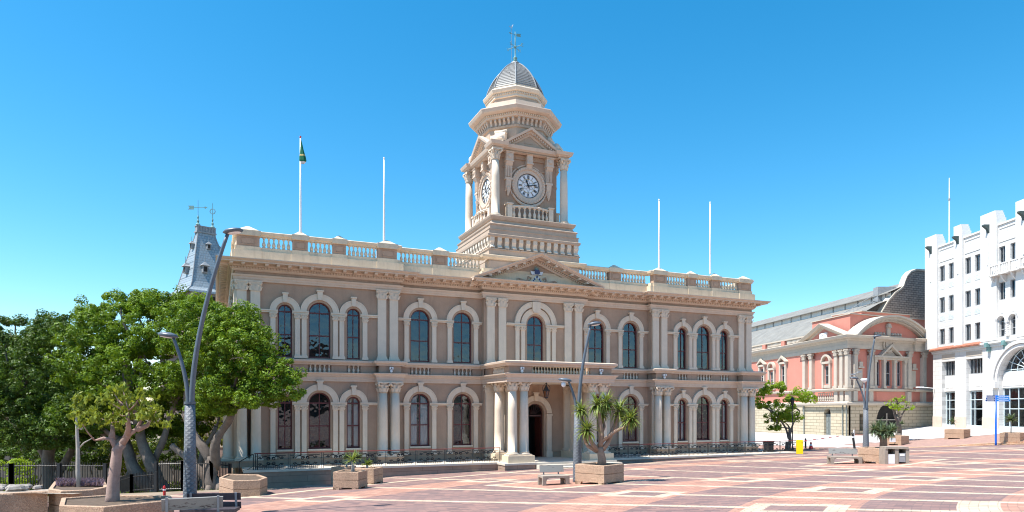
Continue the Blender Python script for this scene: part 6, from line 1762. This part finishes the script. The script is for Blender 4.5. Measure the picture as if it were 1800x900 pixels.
# shrubs behind fence; big distant masses added to cover the bright horizon sky
for i,(px,py,Y,s,mt,lab) in enumerate(((60,770,56,2.6,LEAFD,'tall dark bush behind the palisade fence, second from the left edge'),(175,775,55,2.4,LEAFD,'dark rounded bush just left of the leaning fig trunks'),(230,800,56,2.0,LEAFY,'yellowish bush seen between the pink-barked tree and the fig trunks'),(310,790,55,2.0,LEAFD,'dark bush behind the low iron gate, right of the fig trunks'),(10,770,58,2.6,LEAFD,'tall dark bush at the very left edge behind the fence'),(-20,690,75,5.0,LEAFD,'big distant dark tree mass added to cover bright horizon sky at the left edge'),(60,700,78,5.0,LEAFD,'big distant dark tree mass added to cover bright horizon sky beyond the garden wall'),(20,835,52,1.5,LEAFB,'bright green shrub behind the black fence at the far left edge'),(345,760,52,1.9,LEAFY,'loose yellowish bush between the fig trunks and the stone wing'),(120,780,53,2.0,LEAFD,'dark bush with drooping leaves behind the palisade fence'))):
    p=at(px,Y); t=thing('shrub',lab,'shrub',p); zc=zof(py,Y)-p[2]
    Cc,Rc=clumps([(0,0,zc,s*1.2,s,s*.9)],14 if s<4 else 7,.5 if s<4 else 1.5,50+i,-.9); m=MB(); 
    for k in range(5): limb(m,(0,0,-.2),tuple(Cc[k*3%len(Cc)]),.06,.02,.5,5,k)
    m.build('stem',BARK,t); leafcloud('foliage',Cc,Rc,90 if s<4 else 220,.2 if s<4 else .34,mt,t,60+i)
# pink-barked tree in the near planter
b=(PN1[0]-.1,PN1[1]+.1,PN1[2]); Y=b[1]; s=Y/F
def rel(px,py,dy=0): return ((px-900)*s-b[0],dy,zof(py,Y)-b[2])
t=thing('planted_tree','small pink-barked tree with sparse drooping leaves in the nearest planter at left','tree',b)
m=MB(); m.smooth=True
base_=rel(197,880); f1=rel(206,790)
m.tube([(base_[0],0,-.15),(base_[0]+.02,0,.15),rel(200,840),rel(204,812),f1,rel(215,780,.02)],[.235,.2,.175,.165,.15,.13],12)
br_=[[f1,rel(196,772),rel(184,770,-.05),rel(170,774,-.1)],[rel(215,780),rel(228,762),rel(240,755),rel(247,740),rel(250,727)],[rel(222,770),rel(226,752),rel(218,735,.2)],[rel(226,764),rel(232,745,-.2),rel(236,722,-.3)],[rel(240,755),rel(256,748,.1),rel(262,735,.2)],[rel(196,772),rel(192,755,.2),rel(185,740,.3)],[rel(210,788),rel(212,760,.4),rel(205,730,.6)]]
for P in br_: m.tube(P,[.11-.085*i/(len(P)-1) for i in range(len(P))] ,8)
m.build('trunk',BARKP,t)
r=np.random.default_rng(5); cl=[]
for px,py,dx,dy,k in ((215,700,30,18,26),(190,735,32,14,24),(240,728,28,14,24),(265,735,20,12,16),(165,738,20,10,12),(255,712,20,10,12),(225,685,18,8,12),(150,728,12,7,6),(280,745,10,6,5)):
    for i in range(int(k*.72)):
        q=rel(px+r.normal()*dx*.62,py+r.normal()*dy*.6,r.normal()*.55); cl.append(q)
mm=MB(); mm.smooth=True
for q in cl[::4]:
    src=min([P[-1] for P in br_],key=lambda e:(Vector(e)-Vector(q)).length); mm.tube([src,Vector(src).lerp(Vector(q),.5)+Vector((0,0,-.05)),q],[.03,.02,.01],5)
mm.build('branch',BARKP,t)
leafcloud('crown',cl,.17,14,.19,LEAFY,t,21,.2,.42,droop=.9)
# thin sapling
b=(PN2[0],PN2[1]+.3,PN2[2]); Y=b[1]; s=Y/F
t=thing('sapling','thin pale sapling with one tuft of leaves in the planter behind','tree',b); m=MB(); m.smooth=True
m.tube([rel(139,862),rel(137,830),rel(137,790),rel(135,750),rel(134,710)],[.085,.08,.07,.05,.025],8); 
for P in ([rel(137,790),rel(148,778),rel(165,769)],[rel(136,756),rel(142,746),rel(152,738)],[rel(136,752),rel(143,755),rel(150,740)]): m.tube(P,[.035,.025,.01],6)
m.build('trunk',paint('pale_bark',(.42,.38,.33),.2,5,.9,.5),t)
leafcloud('crown',[rel(136,703),rel(133,712),rel(142,710),rel(131,728),rel(137,720),rel(144,722),rel(138,698)],.22,26,.2,LEAFY,t,22,.2,.4,droop=.8)
# tree left of the market hall
b=at(1385,68)
t=tree('small bright green tree in front of the market hall, behind the yellow barrier box',b,
 [E_(1375,722,68,22,1.3,24),E_(1398,698,68,22,1.3,14),E_(1350,700,69,26,1.4,34),E_(1420,700,68,14,1,12),E_(1360,745,69,18,1.2,18),E_(1393,735,68,16,1.,14),E_(1372,684,68,14,.8,10)],
 [(0,0,0,(.2,0,2.2),.2,.13),(.1,0,1.6,(-1.0,0,3.5),.12,.07),(.2,0,2,(1.2,0,3.9),.1,.06)],LEAFB,BARK,15,.40,52,.24,31,None,'street_tree',limbs=18)
# small open tree at the market hall steps
b=at(1579,72); 
t=tree('small open-crowned tree with pale twigs before the market hall steps',b,
 [E_(1570,712,72,20,1.2,13),E_(1592,716,72,18,1.2,9),E_(1580,706,72,20,1.,9)],
 [(0,0,0,(0,0,2.6),.26,.2),(0,0,2.3,(-.7,0,3.7),.14,.08),(0,0,2.3,(.8,0,3.6),.13,.08),(0,0,2.4,(.1,.3,4.0),.12,.07)],LEAFB,BARK,14,.3,24,.2,32,None,'street_tree',limbs=30)

# spiky plants
def rosette(m,c,n,L,w,seed,up=.2,arc=.5,mn=-.5):
    r=random.Random(seed)
    for i in range(n):
        az=r.uniform(0,6.28); el=r.uniform(mn,1.35); l=L*r.uniform(.7,1.1); P=[];k=6
        for j in range(k+1):
            u=j/k; e=el-arc*u*u*(1.2 if el<1 else .6)
            if j==0: p=Vector(c)
            else: p=P[-1]+Vector((math.cos(az)*math.cos(e),math.sin(az)*math.cos(e),math.sin(e)))*l/k
            P.append(p)
        side=Vector((-math.sin(az),math.cos(az),0)); V=[]
        for j,p in enumerate(P):
            u=j/k; ww=w*(.7+.6*math.sin(math.pi*min(1,u*1.3+.1)))*(1-u**3)*.5+.002
            V+=[tuple(p-side*ww),tuple(p+Vector((0,0,-ww*.35))),tuple(p+side*ww)]
        Fc=[]
        for j in range(k): Fc+=[(3*j,3*j+1,3*j+4,3*j+3),(3*j+1,3*j+2,3*j+5,3*j+4)]
        m.add(V,Fc)
# dragon tree
b=PD; Y=b[1]; s=Y/F
t=thing('dragon_tree','branching dragon tree with spiky leaf heads in the central planter','tree',b)
m=MB(); m.smooth=True
B0=rel(1058,817)
trunk=[(B0[0],0,-.1),rel(1057,800),rel(1054,790)]
m.tube([rel(1058,822),rel(1058,806),rel(1056,795),rel(1055,786)],[.24,.2,.17,.16],10)
heads=[]
def bran(P,r0,r1,head=None):
    m.tube(P,[r0+(r1-r0)*i/(len(P)-1) for i in range(len(P))],8)
    if head: heads.append((P[-1],head))
bran([rel(1055,790),rel(1058,765),rel(1055,745),rel(1053,725),rel(1050,712)],.13,.08,1.)
bran([rel(1053,725),rel(1062,718,.1),rel(1067,708,.15)],.07,.05,.9)
bran([rel(1051,792),rel(1041,780,-.1),rel(1034,767,-.15),rel(1031,757,-.15)],.12,.07,1.0)
bran([rel(1050,794),rel(1034,784,.15),rel(1027,770,.2),rel(1026,752,.2),rel(1022,722,.2)],.11,.06,.75)
bran([rel(1060,790),rel(1069,778,.1),rel(1076,760,.15),rel(1084,742,.2),rel(1090,722,.2)],.12,.07,1.)
bran([rel(1058,776),rel(1070,766,-.1),rel(1082,757,-.2),rel(1096,751,-.25),rel(1106,738,-.3)],.10,.06,.95)
bran([rel(1058,760),rel(1064,750,.3),rel(1062,738,.4),rel(1060,728,.4)],.08,.05,.7)
m.build('trunk',BARKD,t)
for i,(c,sc_) in enumerate(heads):
    m=MB(); rosette(m,c,120,.88*sc_,.06,100+i,arc=.85,mn=-.9); m.build('leaf_head',SPIKE,t)
# rosette plant on the right
b=PC; Y=b[1]; s=Y/F
t=thing('spiky_plant','big round spiky plant with a short trunk in the planter at the right bench','plant',b)
m=MB(); m.smooth=True; m.tube([rel(1553,786),rel(1553,775),rel(1552,768)],[.22,.2,.2],10); m.tube([rel(1552,770),rel(1545,762,.1),rel(1540,757,.1)],[.12,.1,.08],8); m.tube([rel(1554,770),rel(1562,762,-.1),rel(1566,757,-.1)],[.12,.1,.08],8); m.build('trunk',BARKD,t)
for i,(px,py,dy) in enumerate(((1552,756,0),(1539,756,.1),(1566,756,-.1),(1550,750,.3),(1558,758,-.4),(1545,760,-.3))):
    m=MB(); rosette(m,rel(px,py,dy),85,.62,.065,200+i,arc=.6,mn=-1.0); m.build('leaf_head',SPIKEG,t)
def smallplant(lab,b_,px,py,L,n,mat,trunk=0,w=.07,name='succulent',nh=1):
    global b,s
    b=b_; s=b[1]/F; c=rel(px,py); t=thing(name,lab,'plant',(b[0]+c[0],b[1],b[2])); c=(0,0,c[2])
    if trunk: m=MB(); m.smooth=True; m.tube([(0,0,-.1),(.02,0,c[2]*.5),c],[trunk,trunk*.85,trunk],9); m.build('trunk',paint('pale_trunk',(.45,.42,.38),.3,12,.9,.6),t)
    m=MB(); rosette(m,c,n,L,w,hash(lab)%999,arc=.45,mn=-.35); m.build('leaves',mat,t)
smallplant('small palm-like plant with a pale ringed stem in the planter before the left wing',PE,620,797,.62,60,SPIKE,.10,.05,'young_palm')
smallplant('low spiky agave in the planter behind the small palm, left side',PE3,609,806,.55,34,SPIKEG,.06,.10)
smallplant('silvery bushy succulent behind the small palm',PE3,627,804,.6,60,SPIKEG,.0,.08)
smallplant('short green agave with broad blades in the planter right of the small palm',PE2,645,812,.5,24,SPIKE,.08,.12)
smallplant('small agave in the planter before the white building',PR2,1674,757,.75,22,SPIKEG,0,.14)
smallplant('round grey green shrub in the planter beside the blue signpost',PR3,1777,748,.85,90,SPIKEG,.05,.13,'shrub')
p=(PR1[0]-.1,PR1[1],PR1[2]); smallplant('clump of pale weeds in the planter with the white notice',p,1585,760,.4,30,SPIKEG,0,.1)
q=at(1571,68.55); t=thing('notice','small white notice fixed to the planter behind the bench group','sign',(q[0],q[1],q[2]+.35)); m=MB(); m.box(-.42,.42,-.02,.0,.0,.4); m.build('board',WHITEP,t)

# ------------------------------------------------------------------ buildings across the square, seen only mirrored in the windows
MURK=brickmat('opposite_brown_brick',(.26,.17,.13),(.20,.13,.10),(.15,.11,.09),.6,.3,.02,0)
for i,(x0,x1,y0,h_,mt,lab) in enumerate(((-30,6,-44,14,PTRIM,'plain cream building across the square, mirrored in the windows'),(7,44,-40,17,MURK,'brown brick building across the square, mirrored in the windows'),(45,90,-34,13,CREAM2,'low stone building across the square, mirrored in the windows'))):
    t=thing('opposite_building',lab,'building',((x0+x1)/2,y0,0),0,'buildings across the square behind the viewer'); w_=(x1-x0)/2
    m=MB(); ops=[]
    nb=int((x1-x0)/3.6)
    for f in range(int(h_/4)): 
        m.M=Matrix.Rotation(math.pi,4,'Z'); wall(m,-w_,w_,f*4,f*4+4 if f<int(h_/4)-1 else h_,[(-w_+1.8+3.6*j+.2,1.5,f*4+1,f*4+3,f==1) for j in range(nb)],0,.4)
    m.M=None; m.box(-w_,w_,-12,-.5,0,h_); m.build('wall',mt,t)
    m=MB(); m.box(-w_,w_,-.5,.5,h_,h_+.6); m.build('cornice',PTRIM,t)

# ------------------------------------------------------------------ light, sky, camera
SAZ=math.atan2(-.385,-.923)    # direction towards the sun (x,y)
SEL=R(62)
sd=Vector((math.cos(SAZ)*math.cos(SEL),math.sin(SAZ)*math.cos(SEL),math.sin(SEL)))
L=bpy.data.lights.new('sun','SUN'); L.energy=4.7; L.angle=R(.5); L.color=(1,.955,.89)
lo=bpy.data.objects.new('sun',L); COL.objects.link(lo); lo.rotation_euler=(-sd).to_track_quat('-Z','Y').to_euler(); lo.location=(0,0,60)
w=bpy.data.worlds.new('World'); sc.world=w; w.use_nodes=True; nt=w.node_tree; nt.nodes.clear()
o=nt.nodes.new('ShaderNodeOutputWorld'); bg=nt.nodes.new('ShaderNodeBackground'); sk=nt.nodes.new('ShaderNodeTexSky'); sk.sky_type='NISHITA'; sk.sun_disc=False
sk.sun_elevation=SEL; sk.sun_rotation=math.pi/2-SAZ; sk.air_density=1.0; sk.dust_density=.35; sk.ozone_density=2.2; sk.altitude=50
hs=nt.nodes.new('ShaderNodeHueSaturation'); hs.inputs['Saturation'].default_value=1.42; hs.inputs['Hue'].default_value=.486
nt.links.new(sk.outputs[0],hs.inputs['Color']); nt.links.new(hs.outputs[0],bg.inputs[0]); bg.inputs[1].default_value=.122; nt.links.new(bg.outputs[0],o.inputs[0])
cam=bpy.data.cameras.new('camera'); co=bpy.data.objects.new('camera',cam); COL.objects.link(co); sc.camera=co
co.location=(0,0,ZC); co.rotation_euler=(R(90),0,0); cam.sensor_width=36; cam.lens=36*F/1800; cam.shift_y=(HY-450)/1800; cam.clip_end=3000; cam.clip_start=.2
sc.view_settings.view_transform='Standard'; sc.view_settings.look='None'; sc.view_settings.exposure=.93; sc.view_settings.gamma=1
sc.cycles.filter_width=1.1
sc.render.resolution_x=1024; sc.render.resolution_y=512
